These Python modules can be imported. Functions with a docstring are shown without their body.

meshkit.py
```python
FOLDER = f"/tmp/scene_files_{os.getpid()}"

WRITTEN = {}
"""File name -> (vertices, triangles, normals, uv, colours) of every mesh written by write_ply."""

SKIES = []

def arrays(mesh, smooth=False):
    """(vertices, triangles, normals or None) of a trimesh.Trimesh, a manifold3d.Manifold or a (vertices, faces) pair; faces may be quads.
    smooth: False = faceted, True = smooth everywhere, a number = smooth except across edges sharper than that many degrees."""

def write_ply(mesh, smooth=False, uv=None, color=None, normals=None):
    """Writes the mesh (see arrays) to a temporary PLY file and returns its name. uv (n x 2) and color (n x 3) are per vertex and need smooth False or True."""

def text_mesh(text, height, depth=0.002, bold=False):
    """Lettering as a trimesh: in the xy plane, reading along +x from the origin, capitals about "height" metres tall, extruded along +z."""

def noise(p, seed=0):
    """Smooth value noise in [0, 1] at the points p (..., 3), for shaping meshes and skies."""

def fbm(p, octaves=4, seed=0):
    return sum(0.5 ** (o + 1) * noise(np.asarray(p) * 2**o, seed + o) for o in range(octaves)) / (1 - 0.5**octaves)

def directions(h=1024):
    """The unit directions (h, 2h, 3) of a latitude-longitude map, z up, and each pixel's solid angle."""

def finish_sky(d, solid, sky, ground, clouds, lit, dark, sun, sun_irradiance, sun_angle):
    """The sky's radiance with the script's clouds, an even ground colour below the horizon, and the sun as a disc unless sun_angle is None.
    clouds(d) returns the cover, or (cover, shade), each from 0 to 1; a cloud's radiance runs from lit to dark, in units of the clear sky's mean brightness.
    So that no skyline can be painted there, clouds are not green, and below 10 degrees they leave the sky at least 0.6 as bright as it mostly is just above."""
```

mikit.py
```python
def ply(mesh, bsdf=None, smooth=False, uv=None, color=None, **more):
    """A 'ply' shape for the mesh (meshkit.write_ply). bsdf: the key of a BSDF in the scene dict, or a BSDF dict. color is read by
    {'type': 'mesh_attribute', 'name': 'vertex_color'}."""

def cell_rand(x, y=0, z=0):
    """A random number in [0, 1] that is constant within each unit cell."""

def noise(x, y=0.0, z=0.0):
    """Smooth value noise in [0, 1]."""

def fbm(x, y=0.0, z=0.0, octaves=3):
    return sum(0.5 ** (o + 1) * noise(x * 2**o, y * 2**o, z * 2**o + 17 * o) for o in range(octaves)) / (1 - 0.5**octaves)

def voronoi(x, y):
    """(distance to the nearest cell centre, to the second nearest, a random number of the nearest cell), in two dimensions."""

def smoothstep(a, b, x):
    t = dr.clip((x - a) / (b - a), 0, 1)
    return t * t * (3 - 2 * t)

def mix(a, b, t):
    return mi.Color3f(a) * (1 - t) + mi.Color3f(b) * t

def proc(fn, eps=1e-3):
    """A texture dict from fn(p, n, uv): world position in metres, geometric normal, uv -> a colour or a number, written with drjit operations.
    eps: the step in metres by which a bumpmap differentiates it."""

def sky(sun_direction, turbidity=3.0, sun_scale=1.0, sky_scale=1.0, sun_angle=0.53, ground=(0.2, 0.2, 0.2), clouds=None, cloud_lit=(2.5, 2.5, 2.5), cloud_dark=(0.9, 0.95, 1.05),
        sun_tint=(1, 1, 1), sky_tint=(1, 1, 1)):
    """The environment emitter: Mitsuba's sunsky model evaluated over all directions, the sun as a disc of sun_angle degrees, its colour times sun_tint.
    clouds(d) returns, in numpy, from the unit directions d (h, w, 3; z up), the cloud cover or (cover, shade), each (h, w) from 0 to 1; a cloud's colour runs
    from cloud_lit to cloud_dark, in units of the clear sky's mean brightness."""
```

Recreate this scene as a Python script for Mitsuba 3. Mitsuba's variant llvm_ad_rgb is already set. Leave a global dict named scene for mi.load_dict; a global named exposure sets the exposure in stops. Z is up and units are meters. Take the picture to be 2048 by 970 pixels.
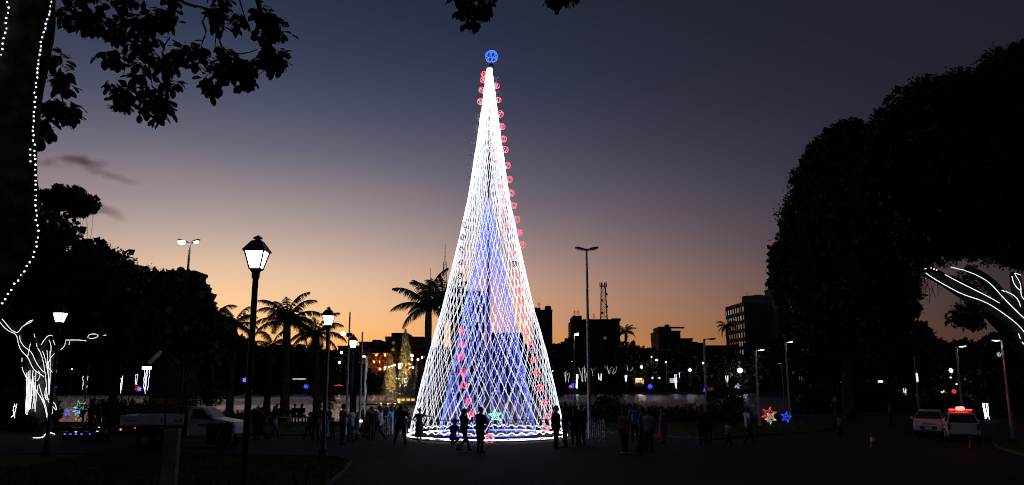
import math, random
import numpy as np, trimesh, manifold3d as m3
import shapely.geometry as sg
import mitsuba as mi, drjit as dr, mikit, meshkit
from mitsuba import ScalarTransform4f as T

# ------------------------------------------------------------------ camera, sky, exposure
exposure = 4.5
UNIT = 2.0 ** -exposure          # a lamp of radiance 1 * UNIT just reaches white
scene, labels = {}, {}
FOC, PITCH, EYE = 1550.0, math.atan(285 / 1550.0), np.array([0, 0, 2.7])
scene['camera'] = dict(type='perspective', fov=math.degrees(2 * math.atan(1024 / FOC)), fov_axis='x', near_clip=0.1, far_clip=6000.0,
    to_world=T().look_at(origin=EYE.tolist(), target=[0, math.cos(PITCH), 2.7 + math.sin(PITCH)], up=[0, 0, 1]))
SUN_AZ = -0.36                   # the sun has just set, a little left of the tree


def veil(d):
    """A thin dusk veil over the whole sky, lit from below the horizon, and a few small grey clouds low in the west."""
    el, az = np.arcsin(np.clip(d[..., 2], 0, 1)), np.arctan2(d[..., 0], d[..., 1])
    q = 1 - np.cos(az - SUN_AZ)
    n = meshkit.fbm(d * [5, 5, 16] + 3.1, 4, 2) - 0.5
    low = np.exp(-el / 0.06)
    f = -1.7287 + 13.8048 * el + 4.9748 * el ** 2 + 11.2307 * q - 15.0883 * el * q + 0.5702 * low + 0.45 * n
    g = 0.6439 + 8.4738 * el - 2.0957 * el ** 2 + 6.6605 * q + 4.1234 * low
    sh, c = 1 / (1 + np.exp(-f)), 1 / (1 + np.exp(-g))
    wob = meshkit.fbm(d * [40, 40, 70], 4, 7) - 0.5
    for a0, e0, wa, we, sl, k in CLOUDS:
        r2 = ((az - a0 + 0.03 * wob) / wa) ** 2 + ((el - e0 - sl * (az - a0) + 0.012 * wob) / we) ** 2
        m = np.clip((1.25 - r2 + 2.6 * wob) * 0.7, 0, 1) * k
        sh, c = sh + m * (1 - sh), c + 1.4 * m * (1 - c)
    return c, sh


# azimuth, elevation, half width, half height, slope, strength
CLOUDS = [(-0.536, 0.2475, 0.024, 0.0075, 0.22, 0.62), (-0.520, 0.2500, 0.026, 0.0045, 0.02, 0.40), (-0.487, 0.2360, 0.030, 0.0050, -0.22, 0.34), (-0.495, 0.1990, 0.024, 0.0060, -0.30, 0.40), (-0.424, 0.1290, 0.018, 0.0060, 0.0, 0.30)]
scene['sky'] = mikit.sky([math.sin(SUN_AZ), math.cos(SUN_AZ), math.tan(math.radians(1.0))], turbidity=3, sun_scale=0.0, sky_scale=16.67 * UNIT, ground=(0.05, 0.05, 0.05),
    clouds=veil, cloud_lit=(1.4403, 0.4640, 0.002), cloud_dark=(0.0138, 0.0147, 0.0238), sky_tint=(1, 2.71, 8.75))

# ------------------------------------------------------------------ helpers
rng = np.random.default_rng(11)
cat = trimesh.util.concatenate


def ray(x, y):
    u = 485 - y
    d = np.array([x - 1024.0, FOC * math.cos(PITCH) - u * math.sin(PITCH), FOC * math.sin(PITCH) + u * math.cos(PITCH)])
    return d / d[1]


def at(x, y, Y):
    """The point of the world at depth Y metres that the photograph shows at pixel (x, y) of 2048 x 970."""
    return EYE + ray(x, y) * Y


def sstep(a, b, x):
    t = np.clip((np.asarray(x, float) - a) / (b - a), 0, 1)
    return t * t * (3 - 2 * t)


LAKE = -1.0
def shore(x):
    return 60 + 10 * sstep(-8, 14, x) + 14 * sstep(14, 45, x)


def height(x, y):
    x, y = np.asarray(x, float), np.asarray(y, float)
    flat = -0.4 * sstep(9, 20, x) * sstep(20, 40, y) + 0.03 * np.sin(x * 0.31) * np.sin(y * 0.23)
    s = shore(x)
    lake = sstep(s, s + 5, y) * (1 - sstep(316, 322, y))
    far = sstep(322, 480, y) * 7.0
    return flat * (1 - sstep(50, 62, y)) * (1 - lake) - 1.9 * lake + far


def ground(x, y):
    """The point of the ground seen at pixel (x, y)."""
    Y = 30.0
    for _ in range(30):
        d = ray(x, y)
        Y = min(0.5 * Y + 0.5 * (float(height(d[0] * Y, Y)) - 2.7) / d[2], 59.0 if x < 1300 else 80.0) if d[2] < -1e-4 else 59.0
    d = ray(x, y)
    return np.array([d[0] * Y, Y, float(height(d[0] * Y, Y))])


def key_of(name, parent=None):
    k = name if parent is None else parent + '__' + name
    if k not in USED:
        USED.add(k)
        return k
    i = NEXT.get(k, 0) + 1
    while f'{k}_{i:03d}' in USED:
        i += 1
    NEXT[k] = i
    USED.add(f'{k}_{i:03d}')
    return f'{k}_{i:03d}'


USED, NEXT = set(), {}


def thing(name, label, category, group=None):
    k = key_of(name)
    labels[k] = dict(label=label, category=category)
    if group:
        labels[k]['group'] = group
    return k


def obj(name, mesh, mat, parent=None, smooth=False, glow=None, label=None, kind=None, color=None, weight=1.0):
    k = key_of(name, parent)
    more = {}
    if glow is not None:
        more['emitter'] = dict(type='area', radiance=dict(type='rgb', value=[float(g) * UNIT for g in glow]), sampling_weight=float(weight))
    scene[k] = mikit.ply(mesh, mat, smooth=smooth, color=color, **more)
    if label:
        labels.setdefault(k, {})['label'] = label
    if kind:
        labels.setdefault(k, {})['kind'] = kind
    return k


def struct(name, mesh, mat, label, smooth=False):
    k = obj(name, mesh, mat, smooth=smooth)
    labels[k] = dict(label=label, kind='structure', category=name.replace('_', ' '))
    return k


def whole(name, mesh, mat, label, category, group=None, **kw):
    k = obj(name, mesh, mat, **kw)
    labels.setdefault(k, {}).update(label=label, category=category)
    if group:
        labels[k]['group'] = group
    return k


def box(size, c=(0, 0, 0), rz=0.0, rx=0.0, bevel=0.0):
    if bevel:
        s = np.array(size) / 2
        pts = np.array([[sx * (s[0] - bevel * (k != 0)), sy * (s[1] - bevel * (k != 1)), sz * (s[2] - bevel * (k != 2))] for k in range(3) for sx in (-1, 1) for sy in (-1, 1) for sz in (-1, 1)])
        m = trimesh.convex.convex_hull(pts)
    else:
        m = trimesh.creation.box(size)
    if rx:
        m.apply_transform(trimesh.transformations.rotation_matrix(rx, [1, 0, 0]))
    if rz:
        m.apply_transform(trimesh.transformations.rotation_matrix(rz, [0, 0, 1]))
    m.apply_translation(c)
    return m


def tube(points, radii, sides=6, cap=True):
    p = np.asarray(points, float)
    n = len(p)
    r = np.broadcast_to(np.asarray(radii, float), (n,))
    t = np.gradient(p, axis=0)
    t /= np.linalg.norm(t, axis=1, keepdims=True) + 1e-12
    ref = np.array([0, 0, 1.0]) if abs(t[:, 2]).mean() < 0.8 else np.array([0.2, 1.0, 0])
    a = np.cross(t, ref)
    a /= np.linalg.norm(a, axis=1, keepdims=True) + 1e-12
    b = np.cross(t, a)
    ang = np.arange(sides) * 2 * np.pi / sides
    v = p[:, None] + r[:, None, None] * (np.cos(ang)[None, :, None] * a[:, None] + np.sin(ang)[None, :, None] * b[:, None])
    i, j = np.meshgrid(np.arange(n - 1), np.arange(sides), indexing='ij')
    q = np.stack([i * sides + j, i * sides + (j + 1) % sides, (i + 1) * sides + (j + 1) % sides, (i + 1) * sides + j], -1).reshape(-1, 4)
    f = np.vstack([q[:, [0, 1, 2]], q[:, [0, 2, 3]]])
    v = v.reshape(-1, 3)
    if cap:
        k = np.arange(1, sides - 1)
        f = np.vstack([f, np.stack([k * 0, k + 1, k], 1), (n - 1) * sides + np.stack([k * 0, k, k + 1], 1)])
    return trimesh.Trimesh(v, f, process=False)


def spline(pts, n=12):
    p = np.asarray(pts, float)
    if len(p) < 3:
        return np.array([p[0] + (p[-1] - p[0]) * t for t in np.linspace(0, 1, n)])
    from scipy.interpolate import CubicSpline
    d = np.r_[0, np.cumsum(np.linalg.norm(np.diff(p, axis=0), axis=1) ** 0.5 + 1e-6)]
    return CubicSpline(d, p)(np.linspace(0, d[-1], n))


def ball(r, c=(0, 0, 0), sub=1, scale=(1, 1, 1)):
    m = trimesh.creation.icosphere(sub, 1.0)
    m.vertices = m.vertices * np.array(scale) * r + c
    return m


def lathe(profile, n=16, c=(0, 0, 0)):
    p = np.asarray(profile, float)
    a = np.arange(n) * 2 * np.pi / n
    v = np.stack([p[:, None, 0] * np.cos(a), p[:, None, 0] * np.sin(a), p[:, None, 1] + 0 * a], -1).reshape(-1, 3)
    i, j = np.meshgrid(np.arange(len(p) - 1), np.arange(n), indexing='ij')
    q = np.stack([i * n + j, i * n + (j + 1) % n, (i + 1) * n + (j + 1) % n, (i + 1) * n + j], -1).reshape(-1, 4)
    return trimesh.Trimesh(v + c, np.vstack([q[:, [0, 1, 2]], q[:, [0, 2, 3]]]), process=False)


def extrude(poly, depth):
    return trimesh.creation.extrude_polygon(sg.Polygon(poly) if not hasattr(poly, 'geom_type') else poly, depth, engine='earcut')


def rot(m, deg, axis=(0, 0, 1), point=None):
    m.apply_transform(trimesh.transformations.rotation_matrix(math.radians(deg), axis, point))
    return m


def place(m, loc, rz=0.0):
    m = m.copy()
    if rz:
        m.apply_transform(trimesh.transformations.rotation_matrix(rz, [0, 0, 1]))
    m.apply_translation(loc)
    return m


def leaves(points, size, normals=None, seed=0, droop=0.0, width=0.5):
    """One bent leaf (four triangles) at every point, turned at random."""
    r = np.random.default_rng(seed)
    n = len(points)
    s = np.broadcast_to(np.asarray(size, float), (n,)) * r.uniform(0.7, 1.25, n)
    d = r.normal(size=(n, 3))
    if normals is not None:
        d = 0.55 * d / np.linalg.norm(d, axis=1, keepdims=True) + normals
    d[:, 2] -= droop
    d /= np.linalg.norm(d, axis=1, keepdims=True)
    w = np.cross(d, r.normal(size=(n, 3)))
    w /= np.linalg.norm(w, axis=1, keepdims=True)
    u = np.cross(w, d)
    L, W = s[:, None] * d, s[:, None] * w * width * 0.5
    base = np.asarray(points)
    v = np.stack([base, base + 0.45 * L + W + 0.06 * s[:, None] * u, base + L - 0.10 * s[:, None] * u, base + 0.45 * L - W + 0.06 * s[:, None] * u, base + 0.5 * L], 1).reshape(-1, 3)
    k = np.arange(n)[:, None] * 5
    f = np.vstack([k + [0, 1, 4], k + [1, 2, 4], k + [2, 3, 4], k + [3, 0, 4]])
    return trimesh.Trimesh(v, f, process=False)


# ------------------------------------------------------------------ materials
def rgb(*c):
    return dict(type='rgb', value=list(c))


def flat(name, c, rough=0.6, metal=0.0, **kw):
    scene[name] = dict(type='twosided', bsdf=dict(type='principled', base_color=c if isinstance(c, dict) else rgb(*c), roughness=rough, metallic=metal, specular=kw.pop('spec', 0.4), **kw))
    return name


def speckle(a, b, s, lo=0.35, hi=0.65, octaves=4):
    return mikit.proc(lambda p, n, uv: mikit.mix(a, b, mikit.smoothstep(lo, hi, mikit.fbm(p.x * s, p.y * s, p.z * s, octaves))))


flat('m_paving', mikit.proc(lambda p, n, uv: mikit.mix(mikit.mix((.020, .021, .025), (.035, .035, .040), mikit.fbm(p.x * 0.5, p.y * 0.5, 0, 3)), (.05, .05, .052), mikit.smoothstep(.62, .8, mikit.fbm(p.x * 9, p.y * 9, 3, 3)))), 0.85, spec=.12)
flat('m_soil', speckle((.03, .028, .02), (.05, .045, .03), 1.3), 0.9)
flat('m_grass', speckle((.025, .045, .012), (.06, .075, .025), 2.2), 0.9, spec=.1)
flat('m_kerb', speckle((.05, .05, .05), (.09, .088, .082), 5), 0.8)
flat('m_bark', speckle((.03, .022, .016), (.09, .07, .052), 7), 0.9)
flat('m_leaf', speckle((.018, .035, .010), (.045, .07, .02), 1.7), 0.5)
flat('m_palm', speckle((.02, .04, .012), (.05, .07, .022), 1.1), 0.5)
flat('m_iron', (.012, .013, .014), 0.45)
flat('m_steel', speckle((.28, .29, .30), (.38, .38, .39), 6), 0.45, 0.6)
flat('m_pale_steel', (.45, .46, .48), 0.5)
flat('m_concrete', speckle((.22, .22, .23), (.36, .35, .34), 4), 0.85)
flat('m_wall_dark', speckle((.10, .085, .075), (.15, .13, .115), 0.5), 0.85)
flat('m_wall_grey', speckle((.26, .26, .27), (.33, .325, .32), 0.4), 0.85)
flat('m_wall_pale', speckle((.42, .40, .36), (.52, .49, .44), 0.4), 0.85)
flat('m_wall_red', speckle((.22, .08, .05), (.30, .12, .08), 0.7), 0.85)
flat('m_roof', speckle((.14, .06, .04), (.20, .09, .06), 1.0), 0.85)
flat('m_window', (.02, .022, .026), 0.08, spec=0.6)
flat('m_white_paint', speckle((.62, .62, .63), (.72, .72, .72), 3), 0.25, clearcoat=0.6)
flat('m_black_paint', (.015, .015, .017), 0.35)
flat('m_rubber', (.012, .012, .012), 0.85)
flat('m_navy', (.010, .013, .035), 0.5)
flat('m_glass_dark', (.01, .011, .013), 0.05, spec=0.7)
flat('m_plastic_dark', (.012, .02, .016), 0.5)
flat('m_red_plastic', (.35, .03, .015), 0.5)
flat('m_white', (.75, .75, .75), 0.5)
flat('m_yellow', (.70, .62, .25), 0.5)
flat('m_wire', (.05, .05, .055), 0.6)
flat('m_lamp', (.8, .8, .8), 0.5)
flat('m_skin', (.20, .11, .07), 0.55)
flat('m_hair', (.012, .010, .009), 0.6)
flat('m_shoe', (.02, .02, .02), 0.6)
flat('m_shoe_pale', (.5, .48, .42), 0.6)
CLOTH = dict(black=(.012, .012, .014), navy=(.018, .022, .05), grey=(.16, .17, .19), white=(.65, .65, .66), blue=(.10, .32, .62), red=(.30, .03, .03), pink=(.50, .10, .22), denim=(.05, .07, .13),
    orange=(.45, .16, .04), khaki=(.22, .18, .11), teal=(.10, .33, .33), olive=(.06, .06, .03), pale=(.40, .42, .48))
for cn, cv in CLOTH.items():
    flat('m_cloth_' + cn, speckle(tuple(0.8 * x for x in cv), tuple(1.15 * x for x in cv), 14), 0.9)
flat('m_cloth_floral', mikit.proc(lambda p, n, uv: mikit.mix((.45, .05, .16), (.10, .08, .45), mikit.smoothstep(.45, .6, mikit.noise(p.x * 9, p.y * 9, p.z * 9)))), 0.9)
flat('m_cloth_patterned', mikit.proc(lambda p, n, uv: mikit.mix((.40, .10, .03), (.50, .36, .06), mikit.smoothstep(.4, .6, mikit.noise(p.x * 7, p.y * 7, p.z * 9)))), 0.9)
scene['m_water'] = dict(type='bumpmap', arbitrary=mikit.proc(lambda p, n, uv: (0.3 + 0.7 * mikit.smoothstep(.38, .62, mikit.fbm(p.x * .035, p.y * .03, 2, 3))) * (0.5 * mikit.noise(p.x * 1.1, p.y * 2.6, 0) + 0.35 * mikit.noise(p.x * 0.35, p.y * 0.8, 5) + 0.10 * mikit.noise(p.x * 3.4, p.y * 7, 9)), eps=0.05), scale=0.8,
    bsdf=dict(type='principled', base_color=rgb(.012, .014, .013), roughness=0.12, specular=0.5))
scene['m_spray'] = dict(type='principledthin', base_color=rgb(.85, .85, .85), roughness=0.6, diff_trans=1.0)

# ------------------------------------------------------------------ ground, lake
def sheet(xs, ys, lift=0.0):
    X, Y = np.meshgrid(xs, ys)
    v = np.stack([X, Y, height(X, Y) + lift], -1).reshape(-1, 3)
    n = len(xs)
    i, j = np.meshgrid(np.arange(len(ys) - 1), np.arange(n - 1), indexing='ij')
    q = np.stack([i * n + j, i * n + j + 1, (i + 1) * n + j + 1, (i + 1) * n + j], -1).reshape(-1, 4)
    return trimesh.Trimesh(v, np.vstack([q[:, [0, 1, 2]], q[:, [0, 2, 3]]]), process=False)


xs = np.unique(np.r_[-3000, -1500, -700, np.arange(-300, -50, 25), np.arange(-50, 51, 1.5), np.arange(60, 301, 25), 700, 1500, 3000])
ys = np.unique(np.r_[-1500, -300, -60, np.arange(-20, 100, 1.5), np.arange(100, 310, 25), np.arange(312, 330, 1.0), np.arange(335, 481, 15), 700, 1500, 4000])
struct('ground', sheet(xs, ys), 'm_paving', 'dark paved park ground around the light tree', smooth=True)
struct('lake', trimesh.Trimesh([[-900, 50, LAKE], [900, 50, LAKE], [900, 330, LAKE], [-900, 330, LAKE]], [[0, 1, 2], [0, 2, 3]], process=False), 'm_water', 'still lagoon reflecting the dusk sky and lamps')


def patch(poly, lift, mat, name, label):
    m = trimesh.creation.triangulate_polygon(sg.Polygon(poly), engine='earcut')
    v, f = np.c_[m[0], np.zeros(len(m[0]))], m[1]
    v, f = trimesh.remesh.subdivide_to_size(v, f, 1.6, max_iter=12)
    v[:, 2] = height(v[:, 0], v[:, 1]) + lift
    if trimesh.Trimesh(v, f, process=False).face_normals[:, 2].mean() < 0:
        f = f[:, ::-1]
    return struct(name, (v, f), mat, label)


def kerb(points, name='kerb'):
    out = []
    for a, b in zip(points[:-1], points[1:]):
        a, b = np.array(a), np.array(b)
        L = np.linalg.norm(b - a)
        n = max(1, int(L / 1.0))
        for k in range(n):
            p, q = a + (b - a) * k / n, a + (b - a) * (k + 1) / n
            c = (p + q) / 2
            out.append(box((L / n - 0.012, 0.12, 0.24), (c[0], c[1], float(height(*c)) - 0.02), math.atan2(b[1] - a[1], b[0] - a[0]), bevel=0.015))
    return out


def gp(*px):
    return [ground(*p)[:2] for p in px]


lawn_polys = {
    'left': gp((-260, 912), (0, 912), (300, 910), (560, 914), (680, 918), (700, 926), (690, 945), (655, 975), (600, 1040), (500, 1200), (-400, 1200)),
    'middle': gp((-200, 858), (200, 860), (480, 869), (620, 872), (750, 862), (800, 853), (800, 848), (480, 846), (-200, 846)),
    'right': gp((1205, 866), (1420, 880), (1560, 868), (1640, 862), (1700, 846), (1500, 845), (1205, 847)),
    'corner': gp((1985, 884), (1996, 896), (2048, 912), (2200, 940), (2300, 880), (2120, 870), (2010, 874)),
}
NAMES = dict(left='near lawn in the left foreground beyond the kerb', middle='strip of lawn beside the lagoon behind the visitors', right='lawn between the paved square and the lagoon on the right', corner='lawn in the right corner beside the parked cars')
for nm, poly in lawn_polys.items():
    patch(poly, 0.06, 'm_grass', 'lawn', NAMES[nm])
struct('kerb', cat(kerb(lawn_polys['left'][:9]) + kerb(lawn_polys['corner'][:4]) + kerb(lawn_polys['middle'][1:6]) + kerb(lawn_polys['right'][:5])), 'm_kerb', 'low concrete kerb along the lawns')
blades = []
for nm, n in (('left', 26000), ('middle', 9000), ('right', 12000), ('corner', 3000)):
    P = sg.Polygon(lawn_polys[nm])
    x0, y0, x1, y1 = P.bounds
    if nm == 'left':
        x0, x1 = max(x0, -16), min(x1, 0)
        y0 = max(y0, 9)
    import shapely
    q = np.c_[rng.uniform(x0, x1, n), rng.uniform(y0, y1, n)]
    q = q[shapely.contains_xy(P, q[:, 0], q[:, 1])]
    blades.append(np.c_[q, height(q[:, 0], q[:, 1]) + 0.055])
b = np.vstack(blades)
k = obj('grass', leaves(b, 0.11, np.tile([0, 0, 1.3], (len(b), 1)), 3, width=0.16), 'm_grass')
labels[k] = dict(label='short grass blades on the park lawns', category='grass', kind='stuff')

# ------------------------------------------------------------------ the light tree
BASE = ground(965, 884)
CX, CY = BASE[0] + 0.0, BASE[1] + 3.7
CZ = float(height(CX, CY))
H0 = None
top = at(983, 137, CY)
CX = (at(982, 137, CY)[0] + at(972, 880, CY)[0]) / 2
H0 = top[2] - CZ
PROFILE = [(884, 160), (875, 158), (800, 140), (700, 116), (620, 92), (500, 64), (400, 42), (280, 24), (200, 13), (137, 5)]
PZ = [at(979, y, CY)[2] - CZ for y, w in PROFILE]
PR = [at(979 + w, y, CY)[0] - at(979, y, CY)[0] for y, w in PROFILE]


def cone_r(z):
    """The net's radius: it flares towards the foot."""
    return np.interp(z, PZ, PR)


R0 = float(cone_r(0))


tree = thing('light_tree', 'tall cone of white light strings with a blue inner cone and blue globe on top', 'christmas tree')
NS = 50
zz = np.linspace(0.42, H0, 110)
for fam in (1, -1):
    for i in range(NS):
        r1 = np.random.default_rng(1000 + i + 100 * (fam > 0))
        ph = 2 * np.pi * (i + 0.06 * r1.normal()) / NS + fam * 2 * np.pi / (NS * 1.0) * zz
        ph = ph + 0.10 / (zz * 0 + 1) * (meshkit.noise(np.c_[zz * 0.9, zz * 0 + i, zz * 0 + fam]) - 0.5) * np.minimum(1, cone_r(zz)) / np.maximum(cone_r(zz), .2) * 0.45
        rr = cone_r(zz) + 0.05 * (meshkit.noise(np.c_[zz * 1.3, zz * 0 + i + 50, zz * 0 + fam]) - 0.5)
        pts = np.c_[CX + rr * np.cos(ph), CY + rr * np.sin(ph), CZ + zz]
        rad = np.interp(zz, [0, 8, H0], [0.0118, 0.0106, 0.0098])
        rad = rad * (0.7 + 0.6 * meshkit.noise(np.c_[zz * 4.3, zz * 0 + 7 * i, zz * 0 + 3 * fam]))
        g = r1.uniform(0.7, 1.3)
        obj('light_string', tube(pts, rad, 3, False), 'm_lamp', tree, glow=(1.20 * g, 1.25 * g, 1.40 * g))
a = np.linspace(0, 2 * np.pi, 97)
ring = lambda r, z, t, sides=5: tube(np.c_[CX + r * np.cos(a), CY + r * np.sin(a), a * 0 + CZ + z], t, sides, False)
obj('base_ring', ring(R0 + 0.04, 0.12, 0.04), 'm_lamp', tree, glow=(5, 5.1, 5.4), label='thick white light rope round the foot of the tree')
sc_ = np.linspace(0, 2 * np.pi, NS * 8 + 1)
obj('scalloped_ring', tube(np.c_[CX + (R0 - 0.03) * np.cos(sc_), CY + (R0 - 0.03) * np.sin(sc_), CZ + 0.42 - 0.11 * np.abs(np.sin(sc_ * NS / 2)) ** 3], 0.018, 4, False), 'm_lamp', tree, glow=(4, 4.1, 4.4))
obj('foot_frame', ring(R0, 0.05, 0.05), 'm_wire', tree)
obj('hoop', ring(R0 - 0.06, 0.44, 0.02), 'm_wire', tree)
# blue inner cone
zt = at(980, 393, CY)[2] - CZ
for i in range(50):
    r1 = np.random.default_rng(400 + i)
    z = np.linspace(0.15, zt, 26)
    R = 2.60 * (1 - z / zt) + 0.03
    ph = 2 * np.pi * (i + 0.2 * r1.normal()) / 50 + 0.10 * (meshkit.noise(np.c_[z * 1.1, z * 0 + i, z * 0]) - 0.5)
    side = abs(math.cos(2 * np.pi * i / 50))
    c = (0.015, 0.035, 0.9) if i % 9 else (0.05, 0.25, 1.1)
    if side > 0.93:
        c = (0.04, 0.42, 1.3) if i % 2 else (0.03, 0.12, 1.2)
    g = r1.uniform(0.6, 1.1)
    obj('blue_light_string', tube(np.c_[CX + R * np.cos(ph), CY + R * np.sin(ph), CZ + z], 0.0158, 3, False), 'm_lamp', tree, glow=tuple(g * x for x in c))
obj('blue_base_ring', ring(2.56, 0.2, 0.05), 'm_lamp', tree, glow=(0.08, 0.16, 1.5))
mast = [tube([[CX, CY, CZ], [CX, CY, CZ + H0 + 0.2]], [0.085, 0.045], 8)]
for kx, ky in ((1, 1), (1, -1), (-1, 1), (-1, -1)):
    mast.append(tube([[CX + 0.11 * kx, CY + 0.11 * ky, CZ], [CX + 0.035 * kx, CY + 0.035 * ky, CZ + H0]], 0.016, 5))
obj('mast', cat(mast), 'm_wire', tree)
gc = at(983, 113, CY)
hoops = []
for k in range(5):
    m = tube(np.c_[0.36 * np.cos(a[::3]), 0.36 * np.sin(a[::3]), a[::3] * 0], 0.013, 4, False)
    rot(m, 90 + (0, 9, -7, 12, -4)[k], (1, 0, 0)); rot(m, 36 * k + 12, (0, 0, 1))
    hoops.append(place(m, gc))
for zc in (-0.20, 0.08):
    r = math.sqrt(.36 ** 2 - zc ** 2)
    hoops.append(place(tube(np.c_[r * np.cos(a[::3]), r * np.sin(a[::3]), a[::3] * 0 + zc], 0.016, 4, False), gc))
globe = obj('globe', cat(hoops), 'm_lamp', tree, glow=(0.06, 0.30, 2.4), label='blue wire globe on the tip of the light tree')
obj('finial', cat([lathe([[0.0, -0.62], [0.09, -0.60], [0.11, -0.5], [0.05, -0.42], [0.04, -0.34], [0, -0.33]], 10, gc)]), 'm_iron', tree)

# light balls that hang on the cone: position from pixel row, and from column (None for the outer edge)
def wire_ball(c, r, seed, t=0.014):
    r1 = np.random.default_rng(seed)
    out = []
    for k in range(4):
        aa = np.linspace(0, 2 * np.pi, 15)
        m = tube(np.c_[r * np.cos(aa), r * np.sin(aa), 0 * aa], t, 4, False)
        rot(m, r1.uniform(40, 140), (1, 0, 0)); rot(m, 47 * k + r1.uniform(0, 30), (0, 0, 1))
        out.append(place(m, c))
    return cat(out)


ORD = 'first second third fourth fifth sixth seventh eighth ninth tenth eleventh twelfth thirteenth fourteenth fifteenth sixteenth'.split()


def on_cone(x, y, edge=0, back=False):
    p = at(x, y, CY)
    for _ in range(8):
        z = p[2] - CZ
        R = cone_r(z) + (0.02 if not edge else 0.15)
        dx = p[0] - CX
        if edge:
            return np.array([CX + edge * R, CY, p[2]])
        dy = math.sqrt(max(R * R - dx * dx, 0))
        p = at(x, y, CY + (dy if back else -dy))
    return p


BALLS = []
for y in (228, 253, 278, 299, 331, 359, 386, 411, 439, 465, 490):
    BALLS.append((on_cone(1000, y, 1), 'red wire light ball, {} from the top along the right edge of the tree', 'red balls along the right edge of the tree', (1.05, 0.035, 0.05), .19))
for x, y in ((1033, 553), (1037, 582), (1041, 608), (1046, 633), (1052, 664), (1063, 691), (1068, 719), (1073, 747), (1080, 775), (1089, 805), (1097, 833), (1092, 857)):
    BALLS.append((on_cone(x, y), 'red wire light ball, {} from the top in the lower right row of the tree', 'red balls down the right half of the tree', (1.1, 0.03, 0.06), .17))
for x, y in ((923, 662), (924, 689), (921, 714), (926, 744), (928, 770), (937, 802), (944, 828)):
    BALLS.append((on_cone(x, y), 'red wire light ball, {} from the top in the lower left row of the tree', 'red balls on the left half of the tree', (1.1, 0.03, 0.08), .17))
for y in (148, 160, 180, 203):
    BALLS.append((on_cone(970, y, -1), 'red wire light ball, {} from the top at the left of the tree tip', 'red balls left of the tip', (1.1, 0.03, 0.03), .17))
for y in (172, 200):
    BALLS.append((on_cone(995, y, 1), 'red wire light ball, {} from the top at the right of the tree tip', 'red balls right of the tip', (1.0, 0.05, 0.05), .16))
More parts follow.
